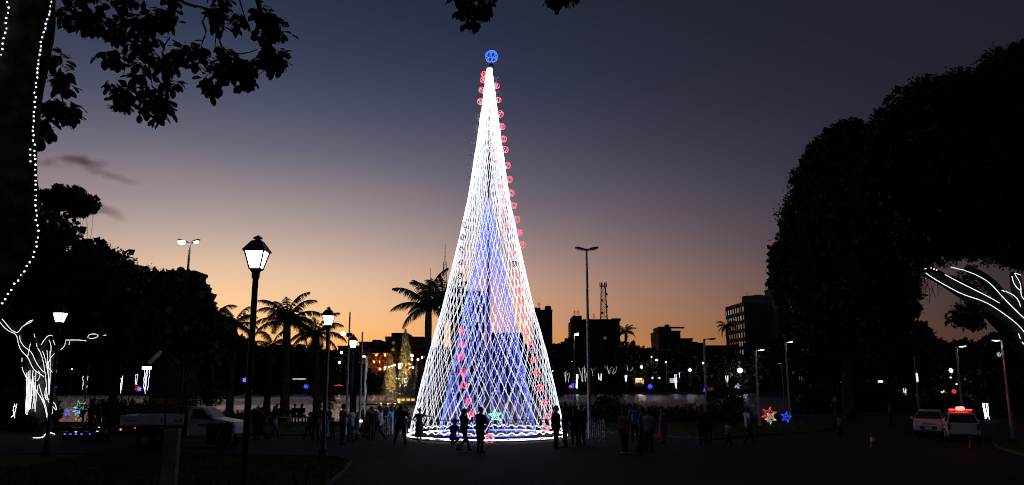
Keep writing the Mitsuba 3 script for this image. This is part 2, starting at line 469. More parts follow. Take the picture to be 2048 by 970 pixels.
for x, y in ((984, 300), (991, 327), (1000, 375), (1006, 402), (1008, 427), (1012, 450), (1024, 505)):
    BALLS.append((on_cone(x, y), 'pale red wire light ball, {} from the top amid the dense upper white strings', 'pale red balls on the upper tree', (0.95, 0.10, 0.12), .16))
SEEN = {}
for c, lb, gr, col, r in BALLS:
    SEEN[gr] = SEEN.get(gr, -1) + 1
    lb = lb.format(ORD[SEEN[gr]])
    whole('red_light_ball', wire_ball(c, r, len(USED)), 'm_lamp', lb, 'light ball', gr, glow=col)
whole('red_light_ball', wire_ball(on_cone(979, 877) + [0, -0.1, 0], .23, 5, .02), 'm_lamp', 'red wire light ball lying at the foot of the light tree, middle of its front', 'light ball', glow=(1.2, 0.03, 0.05))
for i, y in enumerate((235, 258, 283, 307, 332, 357)):
    whole('unlit_wire_ball', wire_ball(on_cone(955, y, -1), .19, 70 + i, .009), 'm_steel', f'unlit grey wire ball, {ORD[i]} from the top along the upper left edge of the tree', 'wire ball', 'unlit balls along the left edge')
for i, y in enumerate((160, 190)):
    whole('unlit_wire_ball', wire_ball(on_cone(993, y, 1) + [.05, 0, 0], .19, 80 + i, .009), 'm_steel', ('upper', 'lower')[i] + ' unlit grey wire ball right of the tip of the light tree', 'wire ball', 'unlit balls right of the tip')
for i, (x, y) in enumerate(((930, 450), (926, 475), (924, 500), (923, 525), (921, 552), (920, 580), (1028, 528), (897, 770), (903, 745))):
    whole('unlit_wire_ball', wire_ball(on_cone(x, y) + [0, -0.03, 0], .16, 90 + i, .011), 'm_navy', f'unlit dark blue wire ball, {ORD[i]} of those hanging before the white strings' if i < 6 else ('unlit dark wire ball on the right half of the tree', 'lower of two dark wire balls low at the left edge', 'upper of two dark wire balls low at the left edge')[i - 6], 'wire ball', 'dark balls on the tree')


def star_lines(R, r, n, c, tilt, seed, t, depth):
    r1 = np.random.default_rng(seed)
    th = np.arange(2 * n) * np.pi / n + tilt
    rad = np.where(np.arange(2 * n) % 2 == 0, R, r)
    out = []
    p = np.c_[rad * np.cos(th), 0 * th, rad * np.sin(th)]
    bk = np.array([0, depth, 0])
    for k in range(2 * n):
        out.append(tube([c + p[k], c + p[(k + 1) % (2 * n)]], t, 4, False))
        if k % 2 == 0 and n > 4:
            out.append(tube([c + p[k], c + bk], t, 4, False))
    return cat(out)


whole('green_star', star_lines(.34, .14, 5, on_cone(990, 832) + [0, .35, 0], .4, 3, .016, .12), 'm_lamp', 'small green and white wire star hanging inside the foot of the light tree', 'star light', glow=(0.25, 1.5, 1.0))

# ------------------------------------------------------------------ crowd barriers round the tree
def barrier(c, ang, w, label, mat='m_wire', group='crowd barriers round the light tree'):
    t = thing('crowd_barrier', label, 'barrier', group)
    d, n = np.array([math.cos(ang), math.sin(ang), 0]), np.array([-math.sin(ang), math.cos(ang), 0])
    up = np.array([0, 0, 1.0])
    c = np.asarray(c, float)
    A, B = c - d * w / 2, c + d * w / 2
    obj('frame', tube([A + up * .2, A + up * 1.08, B + up * 1.08, B + up * .2, A + up * .2], 0.021, 6, False), mat, t)
    nb = 13
    for k in range(1, nb):
        p = A + (B - A) * k / nb
        obj('bar', tube([p + up * .2, p + up * 1.08], 0.008, 4, False), mat, t)
    for e in (A + d * .12, B - d * .12):
        obj('foot', tube([e - n * .3, e - n * .05 + up * .19, e + n * .05 + up * .19, e + n * .3], 0.016, 5, False), mat, t)


for i, deg in enumerate(range(-166, -13, 19)):
    an = math.radians(deg)
    rr = R0 + 0.95
    p = np.array([CX + rr * math.cos(an), CY + rr * math.sin(an)])
    barrier([p[0], p[1], float(height(*p))], an + math.pi / 2, 1.38, f'dark steel crowd barrier, {ORD[i]} from the left in the ring before the tree')
p = ground(1183, 884)
barrier(p, 0.3, 1.35, 'grey steel crowd barrier below the tall lamp post right of the light tree', 'm_steel', None)
p = ground(788, 876)
barrier(p, 0.2, 1.3, 'pale steel crowd barrier left of the light tree behind the man with his elbow out', 'm_pale_steel', None)

# ------------------------------------------------------------------ buildings on the far side of the lagoon
def px_box(x0, x1, ytop, Y, ybot=775):
    """Centre x, width, top z and foot z of a facade that spans these pixels at depth Y."""
    a, b, t = at(x0, 700, Y), at(x1, 700, Y), at((x0 + x1) / 2, ytop, Y)
    return (a[0] + b[0]) / 2, b[0] - a[0], t[2], float(height(a[0], min(Y, 480))) - 1


flat('m_red_wood', speckle((.03, .011, .009), (.05, .018, .014), 3), 0.8)


def building(label, tiers, Y, depth, wall='m_wall_dark', cols=6, rows=6, lit=(), name='building', roof_bits=(), antennas=()):
    """tiers: (x0, x1, ytop) in pixels; the first one carries the windows."""
    t = thing(name, label, 'building')
    x0, x1, yt = tiers[0]
    cx, w, zt, z0 = px_box(x0, x1, yt, Y)
    wl = obj('wall', box((w, depth, zt - z0), (cx, Y + depth / 2, (zt + z0) / 2)), wall, t)
    obj('parapet', box((w + .5, depth + .5, .7), (cx, Y + depth / 2, zt + .35 - .02)), wall, t)
    for a, b, y in tiers[1:]:
        c2, w2, z2, _ = px_box(a, b, y, Y)
        obj('wall', box((w2, depth * .8, z2 - z0), (c2, Y + depth * .5 + .6, (z2 + z0) / 2)), wall, t)
    for r in range(rows):
        for c in range(cols):
            wx = cx - w / 2 + w * (c + .5) / cols
            wz = zt - 2.4 - r * 3.2
            if wz < z0 + 2:
                continue
            f = obj('window', cat([box((1.7, .14, .1), (wx, Y - .05, wz + .75)), box((1.7, .14, .1), (wx, Y - .05, wz - .75)), box((.1, .14, 1.4), (wx - .8, Y - .05, wz)), box((.1, .14, 1.4), (wx + .8, Y - .05, wz)), box((.07, .12, 1.4), (wx, Y - .05, wz))]), wall, t)
            if (r, c) in lit:
                obj('pane', box((1.5, .06, 1.4), (wx, Y - .035, wz)), 'm_lamp', f, glow=lit[(r, c)])
            else:
                obj('pane', box((1.5, .06, 1.4), (wx, Y - .035, wz)), 'm_window', f)
    for bx_, y, ww, hh in roof_bits:
        p = at(bx_, y, Y + 2)
        obj('roof_tank', lathe([[0, 0], [ww, 0], [ww, hh * .8], [ww * .7, hh], [0, hh]], 10, p + [0, 0, -hh]) if ww < 2 else box((ww, 3, hh), p + [0, 0, -hh / 2]), wall, t)
    for ax, y0, y1 in antennas:
        p, q = at(ax, y0, Y + 3), at(ax, y1, Y + 3)
        q = np.array([p[0], q[1], q[2]])
        bars = [tube([p, q], .14, 5)]
        for kk in (.35, .6, .8):
            zc = p + (q - p) * kk
            bars.append(tube([zc - [.8, 0, 0], zc + [.8, 0, 0]], .07, 4))
        obj('antenna', cat(bars), 'm_iron', t)
    return t


warm, cool = (1.0, .55, .22), (.5, .5, .45)
building('dark office block seen through the left half of the light tree', [(900, 966, 585)], 380, 22, cols=5, rows=6)
building('low dark block seen through the right half of the light tree with a flat roof', [(982, 1050, 668)], 370, 20, cols=5, rows=4)
building('tall dark apartment block right behind the light tree with a dish on its roof', [(1066, 1105, 622), (1066, 1082, 614)], 380, 22, cols=3, rows=8, antennas=[(1078, 616, 604)], roof_bits=[(1096, 612, 1.6, 2.2)])
building('broad dark block carrying the lattice antenna tower', [(1168, 1241, 641), (1144, 1169, 640), (1148, 1166, 630)], 390, 26, cols=6, rows=6, lit={(2, 3): (.06, .05, .04), (4, 3): (.06, .05, .04)}, antennas=[(1149, 632, 620), (1156, 630, 621), (1188, 640, 627)], roof_bits=[(1232, 637, 4.5, 1.2)])
building('dark tower block with an open pavilion on its roof', [(1318, 1362, 664), (1322, 1346, 652)], 400, 22, cols=4, rows=7, roof_bits=[(1350, 654, 9, .7), (1334, 649, 1.2, 1.4)])
building('reddish lower block leaning against the pavilion tower', [(1362, 1386, 679)], 398, 18, 'm_wall_red', cols=3, rows=4)
building('dark low block left of the long flat roof', [(1386, 1410, 688)], 402, 18, cols=3, rows=3, roof_bits=[(1389, 684, 2.2, 1.5)])
building('long low building with a flat roof left of the hotel', [(1408, 1460, 693)], 410, 18, cols=6, rows=3)
building('small pale building left of the pavilion tower', [(1300, 1320, 702)], 405, 14, 'm_wall_pale', cols=2, rows=2)
building('low dark houses right of the single far palm', [(1264, 1302, 704)], 420, 14, cols=4, rows=2)
building('stepped dark block behind the fountain', [(770, 846, 676), (780, 812, 665), (770, 782, 672)], 390, 24, cols=7, rows=5, lit={(0, 1): (.08, .07, .06), (1, 1): (.10, .09, .07)})
building('dark gabled block left of the fountain building', [(718, 760, 686), (742, 758, 679)], 395, 20, cols=4, rows=3)
building('low dark block behind the palms on the left', [(676, 720, 694)], 400, 18, cols=4, rows=3)
building('dark low block right of the fountain building', [(844, 900, 697)], 395, 18, cols=4, rows=3)
flat('m_wall_hotel', speckle((.10, .10, .11), (.135, .135, .145), 0.4), 0.85)
# hotel: two faces seen, the left one receding
ht = thing('hotel', 'tall hotel block with a grid of windows and a paler end wall', 'building')
A_, B_, C_ = at(1455, 700, 400), at(1495, 700, 372), at(1551, 700, 388)
z0, zA = 5.0, at(1495, 603, 372)[2]
poly = [A_[:2], B_[:2], C_[:2], C_[:2] + (A_ - B_)[:2]]
m = extrude(poly, zA - z0); m.apply_translation([0, 0, z0])
obj('wall', m, 'm_wall_hotel', ht)
d1 = (B_ - A_)[:2]; L1 = np.linalg.norm(d1); ang1 = math.atan2(d1[1], d1[0])
n1 = np.array([d1[1], -d1[0]]) / L1
c1 = (A_ + B_)[:2] / 2 + n1 * .11
obj('facade', box((L1 - .4, .2, zA - z0 - 1), (c1[0], c1[1], (zA + z0) / 2), ang1), 'm_wall_dark', ht)
for r in range(9):
    for c in range(8):
        p = A_[:2] + d1 * (c + .6) / 8.2 + n1 * .26
        wz = zA - 3.4 - r * 4.1
        f = obj('window', cat([box((.25, .3, 2.5), (p[0] - d1[0] / L1 * .9, p[1] - d1[1] / L1 * .9, wz), ang1), box((.25, .3, 2.5), (p[0] + d1[0] / L1 * .9, p[1] + d1[1] / L1 * .9, wz), ang1), box((2.05, .3, .2), (p[0], p[1], wz - 1.3), ang1)]), 'm_wall_grey', ht)
        lit = (r < 2 and (r * 7 + c * 5) % 6 != 0) or (r >= 2 and c >= 4 and (r * 3 + c) % 3 != 1 and r < 7) or (r == 5 and c == 3)
        if lit:
            g = .13 + .10 * ((r * 5 + c * 3) % 4) / 3
            obj('pane', box((1.5, .1, 2.2), (p[0], p[1], wz), ang1), 'm_lamp', f, glow=(g, g, g * .97))
        else:
            obj('pane', box((1.5, .1, 2.2), (p[0], p[1], wz), ang1), 'm_window', f)
d2 = (C_ - B_)[:2]; L2 = np.linalg.norm(d2); ang2 = math.atan2(d2[1], d2[0]); n2 = np.array([d2[1], -d2[0]]) / L2
for r in range(6):
    p = B_[:2] + d2 * .45 + n2 * .06
    obj('window', box((2.6, .12, 1.6), (p[0], p[1], zA - 7 - r * 4.1), ang2), 'm_window', ht)
p = (at(1518, 591, 385) + at(1518, 603, 385)) / 2
obj('roof_house', box((11, 9, at(1518, 591, 385)[2] - zA), (p[0], p[1] + 3, (at(1518, 591, 385)[2] + zA) / 2), ang2), 'm_wall_grey', ht)
p = at(1490, 592, 380)
obj('roof_house', box((1.6, 1.6, p[2] - zA), (p[0], p[1] + 2, (p[2] + zA) / 2)), 'm_wall_grey', ht)
obj('antenna', tube([at(1494, 592, 381), at(1494, 582, 381)], .12, 5), 'm_iron', ht)
# tower blocks mostly hidden by the big tree
building('slim dark tower with pale edge strips right of the hotel', [(1562, 1584, 575)], 395, 20, cols=2, rows=10)
building('dark apartment block behind the right tree with a few lit windows', [(1682, 1722, 585)], 390, 20, cols=4, rows=8, lit={(1, 0): (.3, .3, .28), (3, 0): (.22, .2, .2), (5, 1): (.35, .2, .08), (2, 0): (.2, .2, .2)})
# orange lit open frame building
of = thing('open_frame_building', 'open concrete frame building lit orange by sodium lamps left of the fountain', 'building')
fl = at(739, 762, 385); fr = at(772, 762, 385); ft = at(755, 706, 385)
W = fr[0] - fl[0]; FZ = fl[2]; HH = ft[2] - FZ
for k in range(5):
    obj('floor', box((W, 9, .5), ((fl[0] + fr[0]) / 2, 390, FZ + HH * k / 4)), 'm_wall_pale', of)
for k in range(5):
    obj('column', box((.55, .5, HH), (fl[0] + .5 + (W - 1) * k / 4, 385.9, FZ + HH / 2)), 'm_wall_pale', of)
obj('back_wall', box((W, .4, HH), ((fl[0] + fr[0]) / 2, 394.7, FZ + HH / 2)), 'm_wall_red', of)
for k in range(4):
    for j in range(3):
        if (k + j) % 3 != 1:
            obj('lamp', ball(.28, (fl[0] + 1.5 + (W - 3) * (j + .3 * (k % 2)) / 2.2, 388.5, FZ + HH * (k + .8) / 4 - .3)), 'm_lamp', of, glow=(130, 38, 5), weight=14)
# building with a dish at the left
lb = building('flat roofed block with a satellite dish behind the left trees', [(327, 377, 548), (327, 336, 545)], 150, 6, cols=5, rows=4)
dc = at(361, 543, 153)
dish = lathe([[0, 0], [.35, .05], [.7, .2], [.85, .42], [.80, .42], [.66, .26], [.33, .1], [0, .06]], 18)
rot(dish, 75, (1, 0, 0)); rot(dish, 35, (0, 0, 1))
obj('dish', cat([place(dish, dc), tube([dc - [0, 0, 1.2], dc], .08, 5)]), 'm_wall_grey', lb)
# kiosk with slanted pale gable
kk = thing('kiosk', 'small red kiosk with one pale sloping roof edge among the trees behind the truck', 'kiosk')
p0, p1, p2 = at(302, 727, 47), at(323, 703, 47), at(339, 724, 47)
zb = float(height(p0[0], 47))
m = extrude([(p0[0], zb), (p2[0], zb), (p2[0], p2[2]), (p1[0], p1[2] - .1), (p0[0], p0[2])], 2.2); rot(m, 90, (1, 0, 0)); m.apply_translation([0, 49.3, 0])
obj('wall', m, 'm_red_wood', kk)
obj('roof', cat([tube([p0 + [-.15, .9, -.1], p1 + [0, .9, 0]], .16, 4), tube([p2 + [.15, .9, -.1], p1 + [0, .9, 0]], .16, 4)]), 'm_roof', kk)
obj('fascia', tube([p0 + [-.1, -.05, 0], p1 + [0, -.05, 0]], .13, 4), 'm_white', kk)
for k in range(2):
    obj('door', box((.8, .06, 1.9), (p0[0] + .6 + k * .95, 47.05, zb + .95)), 'm_roof', kk)

# lattice towers
def lattice(name, label, x, y0, y1, Y, wb, wt, mast_y=None, panels=True):
    t = thing(name, label, 'antenna tower')
    a, b = at(x, y1, Y), at(x, y0, Y)
    b = np.array([a[0], a[1], b[2]])
    n = 9
    bars, legs = [], []
    cor = lambda k: [np.array([a[0] + sx * w_ / 2, a[1] + sy * w_ / 2, a[2] + (b[2] - a[2]) * k / n]) for (sx, sy) in ((-1, -1), (1, -1), (1, 1), (-1, 1)) for w_ in [wb + (wt - wb) * k / n]]
    for i in range(4):
        obj('leg', tube([cor(0)[i], cor(n)[i]], .16, 5), 'm_iron', t)
    for k in range(n):
        lo, hi = cor(k), cor(k + 1)
        for i in range(4):
            bars += [tube([lo[i], hi[(i + 1) % 4]], .07, 4), tube([lo[(i + 1) % 4], hi[i]], .07, 4), tube([hi[i], hi[(i + 1) % 4]], .07, 4)]
    obj('bracing', cat(bars), 'm_iron', t, kind='stuff')
    if mast_y:
        obj('mast', tube([b, np.array([b[0], b[1], at(x, mast_y, Y)[2]])], [.25, .10], 5), 'm_iron', t)
        for q in (.3, .55, .75):
            zq = b[2] + (at(x, mast_y, Y)[2] - b[2]) * q
            obj('crossarm', tube([[b[0] - .7, b[1], zq], [b[0] + .7, b[1], zq]], .09, 4), 'm_iron', t)
    if panels:
        for k in range(6):
            an = k * math.pi / 3
            obj('panel_antenna', box((.4, .25, 2.6), (b[0] + 1.7 * math.cos(an), b[1] + 1.7 * math.sin(an), b[2] - .4), an), 'm_wall_grey', t)
        obj('platform', lathe([[0, 0], [1.6, 0], [1.6, .15], [0, .15]], 8, b - [0, 0, 1.2]), 'm_iron', t)
        for k in range(4):
            obj('dish', rot(lathe([[0, 0], [.6, .1], [.7, .3], [0, .25]], 10), 90, (1, 0, 0)).apply_translation([a[0] + (1.4 if k % 2 else -1.0), a[1] - 1.4, a[2] + (b[2] - a[2]) * (.2 + .17 * k)]), 'm_wall_grey', t)
    return t


lattice('antenna_tower', 'lattice antenna tower with panels and dishes standing on the broad dark block', 1208, 568, 641, 396, 3.4, 2.0)
lattice('radio_mast', 'slender lattice radio mast rising behind the royal palms', 888, 524, 640, 520, 4.0, 1.8, mast_y=488, panels=False)
whole('antenna_pole', tube([at(861, 640, 500), at(861, 536, 500)], [.3, .16], 5), 'm_iron', 'thin antenna pole just left of the slender radio mast', 'antenna')
# church steeple on the far rise at right
st = thing('church_steeple', 'small dark church steeple with a pointed spire on the far rise at right', 'church')
p = at(1850, 672, 460)
obj('tower', box((4, 4, 9), (p[0], p[1], p[2] - 4.5)), 'm_wall_dark', st)
obj('spire', lathe([[2.6, 0], [1.2, 2.4], [.25, 5.5], [0, 6]], 8, p), 'm_roof', st)

# ------------------------------------------------------------------ trees
def crown_points(polys, holes, Y, thick, n, seed, jitter=0.0):
    """Points in a domed volume whose outline, seen from the square, follows the crown."""
    r = np.random.default_rng(seed)
    P = sg.Polygon(polys)
    for h in holes:
        P = P.difference(sg.Polygon(h))
    x0, y0, x1, y1 = P.bounds
    out = []
    while len(out) < n:
        q = np.c_[r.uniform(x0, x1, 4 * n), r.uniform(y0, y1, 4 * n)]
        q = q[shapely.contains_xy(P, q[:, 0], q[:, 1])]
        out += list(q)
    q = np.array(out[:n])
    dist = np.array([P.exterior.distance(sg.Point(a)) for a in q])
    md = max(dist.max(), 1e-6)
    dep = thick * np.sqrt(np.clip(dist / md, 0.02, 1)) * r.uniform(-1, 1, n)
    return np.array([at(a, b, Y + d) for (a, b), d in zip(q, dep)]), (dist if jitter else dist / md)


def clump_leaves(centres, radii, per, size, seed, flatten=0.8, droop=0.2, width=0.55):
    r = np.random.default_rng(seed)
    pts, nor = [], []
    for c, R in zip(centres, radii):
        d = r.normal(size=(per, 3)); d /= np.linalg.norm(d, axis=1, keepdims=True)
        rad = R * r.uniform(0.45, 1, (per, 1)) ** 0.5 * np.where(r.uniform(0, 1, (per, 1)) < .10, r.uniform(1, 1.5, (per, 1)), 1)
        pts.append(c + d * rad * [1, 1, flatten]); nor.append(d)
    return leaves(np.vstack(pts), size, np.vstack(nor), seed, droop, width)


def limb_mesh(base, tip_pts, r0, seed, sides=8):
    r = np.random.default_rng(seed)
    base = np.asarray(base, float)
    out = []
    top = np.mean(tip_pts, axis=0)
    fork = base + (top - base) * 0.42
    fork[:2] = base[:2] * .65 + top[:2] * .35
    tr = spline([base, base + (fork - base) * .5 + r.normal(0, r0 * .5, 3) * [1, 1, 0], fork], 10)
    out.append(tube(tr, np.linspace(r0, r0 * .6, 10), sides))
    out[-1].vertices += (meshkit.noise(out[-1].vertices * 2.2)[:, None] - .5) * r0 * .5
    for q in tip_pts:
        mid = fork * .45 + q * .55 + r.normal(0, .06, 3) * np.linalg.norm(q - fork)
        out.append(tube(spline([fork - [0, 0, r0], mid, q], 8), np.linspace(r0 * .5, r0 * .08, 8), 5))
    return cat(out)


def tree_(name, label, poly, Y, thick, clumps, clump_r, per, leaf, base_x, r0, holes=(), seed=1, mat='m_leaf', core=.30, group=None, droop=.2, base=None, flatten=.8):
    t = thing(name, label, 'tree', group)
    c, dist = crown_points(poly, holes, Y, thick, clumps, seed, 1)
    dn = dist / dist.max()
    r = np.random.default_rng(seed + 5)
    rad = np.minimum(clump_r * r.uniform(.65, 1.2, len(c)), dist * Y / FOC + clump_r * r.uniform(.12, .85, len(c)))
    obj('crown', clump_leaves(c, rad, per, leaf, seed, flatten, droop), mat, t)
    if core:
        inner = dn > .05
        obj('inner_foliage', clump_leaves(c[inner], rad[inner] * .8, int(max(14, per * core)), leaf * 2.4, seed + 9, width=.9), mat, t)
    b = base if base is not None else [at(base_x, 700, Y)[0], Y, float(height(at(base_x, 700, Y)[0], Y)) - .1]
    tips = c[r.choice(len(c), min(7, len(c)), False)]
    obj('trunk', limb_mesh(b, tips, r0, seed), 'm_bark', t)
    return t


# the mass of trees at the left
tree_('park_tree', 'slender tree with a flat umbrella top above the left trees', [(92, 385), (112, 376), (150, 373), (172, 390), (196, 402), (190, 418), (172, 430), (140, 424), (110, 420), (88, 410), (80, 400)], 62, 1.6, 64, .50, 90, .34, 108, .08, seed=21, core=0, flatten=.4)
tree_('park_tree', 'bushy dark tree just below the umbrella topped tree at the left', [(70, 420), (105, 424), (128, 440), (160, 455), (164, 480), (150, 495), (210, 500), (230, 640), (200, 708), (0, 708), (0, 440)], 58, 4.5, 200, 1.15, 110, .24, 90, .35, seed=22)
tree_('park_tree', 'broad dark tree left of the twin headed street light', [(160, 505), (200, 492), (240, 508), (262, 535), (300, 552), (330, 580), (345, 660), (330, 706), (170, 706), (130, 640), (130, 530)], 54, 4.5, 230, 1.1, 110, .22, 235, .35, seed=23)
tree_('park_tree', 'drooping green tree in front of the block with the dish', [(318, 570), (350, 552), (385, 566), (402, 600), (420, 640), (440, 680), (440, 708), (300, 704), (280, 660)], 50, 4.0, 190, .9, 120, .26, 372, .28, seed=24, droop=.9)
tree_('park_tree', 'low dark tree behind the flatbed truck with its foliage reaching the palms', [(330, 690), (420, 665), (470, 680), (500, 705), (505, 715), (300, 712), (250, 708)], 66, 4.0, 90, 1.4, 90, .28, 420, .3, seed=25)
tree_('park_tree', 'dark tree at the left edge behind the rope lit tree', [(-60, 560), (60, 560), (130, 610), (160, 690), (150, 708), (-60, 708)], 56, 4.0, 110, 1.3, 100, .24, 40, .35, seed=26)

# the big trees at the right
tree_('rounded_tree', 'tall dense tree with a lumpy rounded crown right of the hotel',
      [(1545, 584), (1543, 560), (1554, 545), (1549, 510), (1550, 482), (1566, 466), (1572, 425), (1584, 395), (1592, 350), (1612, 318), (1616, 298), (1645, 282), (1648, 264), (1676, 256), (1694, 245), (1716, 250), (1734, 262), (1755, 300), (1800, 350), (1830, 430), (1838, 520), (1834, 600), (1820, 626), (1775, 680), (1740, 700), (1690, 690), (1640, 700), (1600, 700), (1584, 640), (1560, 600)],
      62, 7.0, 620, 1.0, 170, .20, 1690, .55, holes=[[(1716, 440), (1732, 438), (1738, 462), (1722, 476)], [(1748, 470), (1764, 466), (1768, 500), (1752, 515)], [(1708, 420), (1720, 410), (1724, 432), (1712, 440)]], seed=31)
tree_('dark_tree', 'lower dark tree mass below the lumpy rounded crown', [(1560, 660), (1640, 650), (1760, 640), (1836, 655), (1860, 700), (1850, 750), (1760, 765), (1640, 765), (1570, 750)], 150, 9, 120, 3.0, 90, .5, 1700, .6, seed=32)
RB = np.array([at(2150, 800, 24)[0], 24.0, -.3])
big = tree_('spreading_tree', 'huge dark spreading tree at the right edge with white light rope on its limbs',
      [(1758, 262), (1768, 225), (1790, 205), (1797, 175), (1822, 180), (1842, 168), (1862, 158), (1888, 165), (1908, 155), (1940, 155), (1958, 140), (1964, 118), (1996, 114), (2015, 98), (2048, 96), (2140, 80), (2260, 140), (2300, 420), (2200, 560), (2048, 530), (2000, 515), (1940, 508), (1900, 512), (1860, 510), (1842, 532), (1826, 540), (1790, 490), (1740, 420), (1735, 330)],
      22, 4.5, 900, .50, 150, .10, 2150, .7, seed=33, base=RB,
      holes=[[(1965, 300), (1985, 284), (1994, 300), (1978, 326), (1962, 330)], [(1936, 326), (1958, 330), (1952, 338), (1938, 336)], [(1950, 430), (1964, 428), (1970, 444), (1956, 462), (1944, 470), (1948, 450)], [(1898, 390), (1920, 388), (1916, 398), (1902, 398)], [(1872, 438), (1884, 430), (1888, 446), (1874, 456)], [(1990, 340), (2000, 336), (2002, 346), (1994, 350)]])
# limbs with light rope
def limb(parent, pts, rads, name='limb', n=16):
    c = spline(pts, n)
    m = tube(c, np.interp(np.linspace(0, 1, n), np.linspace(0, 1, len(rads)), rads), 10)
    m.vertices += (meshkit.noise(m.vertices * 6)[:, None] - .5) * .05
    return obj(name, m, 'm_bark', parent, smooth=True)


def px3(seq):
    return [at(x, y, Y) for x, y, Y in seq]


def rope(name, seq, t, glow, parent=None, n=None, dashed=0, **kw):
    p = spline(seq, n or 6 * len(seq))
    if dashed:
        m = cat([tube(p[i:i + dashed + 1], t, 4) for i in range(0, len(p) - dashed, dashed + 1)])
    else:
        m = tube(p, t, 4)
    return obj(name, m, 'm_lamp', parent, glow=glow, **kw)


limb(big, px3([(2240, 840, 22), (2110, 745, 21.6), (2020, 655, 21.4), (1950, 596, 21.6), (1885, 558, 22), (1848, 535, 22.4)]), [.62, .44, .36, .26, .22, .16])
limb(big, px3([(2110, 745, 21.8), (2050, 660, 22), (2000, 592, 22.2), (1970, 560, 22.4), (1930, 535, 22.6)]), [.40, .30, .22, .18, .12])
limb(big, px3([(2110, 730, 21.8), (2062, 640, 22), (2035, 580, 22), (2030, 545, 22)]), [.35, .26, .18, .12])
limb(big, px3([(2240, 840, 22), (2230, 700, 22), (2200, 560, 22), (2120, 400, 22)]), [.66, .6, .5, .3])
W_ = (1.5, 1.55, 1.65)
for s in ([(1853, 537, 21.95), (1850, 544, 21.85), (1890, 570, 21.5), (1930, 590, 21.3), (1965, 602, 21.15), (2000, 622, 21.05), (2040, 654, 21.0), (2054, 680, 20.9)],
          [(1890, 549, 21.7), (1940, 575, 21.3), (1972, 591, 21.15), (1999, 606, 21.05)],
          [(1902, 534, 22.3), (1922, 539, 22.1), (1928, 540, 22.1)], [(1929, 541, 22.1), (1980, 567, 21.95), (2000, 588, 21.8), (2025, 614, 21.7), (2052, 640, 21.6)],
          [(2003, 581, 21.9), (2030, 593, 21.75), (2041, 614, 21.7)], [(2041, 550, 21.8), (2030, 548, 21.8), (2040, 566, 21.75), (2042, 586, 21.75), (2056, 604, 21.7)], [(2024, 552, 21.85), (2030, 570, 21.8), (2040, 580, 21.75)],
          [(2037, 667, 20.9), (2041, 678, 20.9)], [(2044, 684, 20.9), (2052, 694, 20.9)]):
    rope('light_rope', px3(s), .0085, W_, big)
for x, y in ((1862, 536), (1868, 538), (1873, 540)):
    obj('light_bulb', ball(.018, at(x, y, 21.8)), 'm_lamp', big, glow=W_)
# hanging leaf bunch and aerial roots
c, dn = crown_points([(1897, 640), (1910, 622), (1932, 606), (1955, 612), (1957, 650), (1940, 656), (1915, 648)], [], 21.6, .35, 26, 41)
obj('hanging_foliage', clump_leaves(c, np.full(len(c), .17), 60, .11, 41, droop=.7), 'm_leaf', big)
obj('hanging_twig', cat([tube(spline(px3([(1930, 588, 21.5), (1929, 606, 21.55), (1926, 625, 21.6)]), 6), .012, 4), tube(spline(px3([(1945, 594, 21.5), (1943, 612, 21.55)]), 5), .009, 4)]), 'm_bark', big)
r_ = np.random.default_rng(8)
roots = []
for k in range(16):
    x, y = r_.uniform(1822, 1876), r_.uniform(545, 560)
    roots.append(tube(spline(px3([(x, y, 22.3), (x + r_.normal(0, 4), y + r_.uniform(10, 25), 22.3), (x + r_.normal(0, 8), y + r_.uniform(28, 55), 22.3)]), 6), .008, 3))
obj('aerial_roots', cat(roots), 'm_bark', big, kind='stuff')
c, dn = crown_points([(1894, 545), (1925, 548), (1960, 575), (1972, 590), (1950, 585), (1920, 565)], [], 22.2, .3, 14, 43)
obj('hanging_foliage', clump_leaves(c, np.full(len(c), .16), 40, .10, 43), 'm_leaf', big)
# low tree right of the parked cars, lit from above, and trees behind
tree_('dark_tree', 'low green tree behind the police car lit by the street lamp', [(1930, 770), (1960, 752), (2000, 748), (2070, 735), (2120, 760), (2120, 800), (2040, 790), (1980, 782)], 70, 3, 70, 1.0, 100, .26, 2040, .25, seed=34)
tree_('dark_tree', 'dark spiky topped trees at the right edge under the light rope limbs', [(1950, 712), (1968, 690), (1985, 680), (1998, 672), (2010, 682), (2040, 676), (2120, 660), (2120, 760), (1960, 760), (1930, 735)], 95, 5, 130, 1.1, 90, .35, 2040, .4, seed=35)

# wooded rise and tree line beyond the lagoon
xx = np.linspace(-420, 560, 99)
ridge = []
def far_mass(name, label, poly, Y, thick, n, R, per, leaf, seed):
    c, dn = crown_points(poly, [], Y, thick, n, seed)
    r = np.random.default_rng(seed)
    k = obj(name, cat([clump_leaves(c, R * r.uniform(.6, 1.2, n), per, leaf, seed, width=.9)]), 'm_leaf')
    labels[k] = dict(label=label, category='trees', kind='stuff')


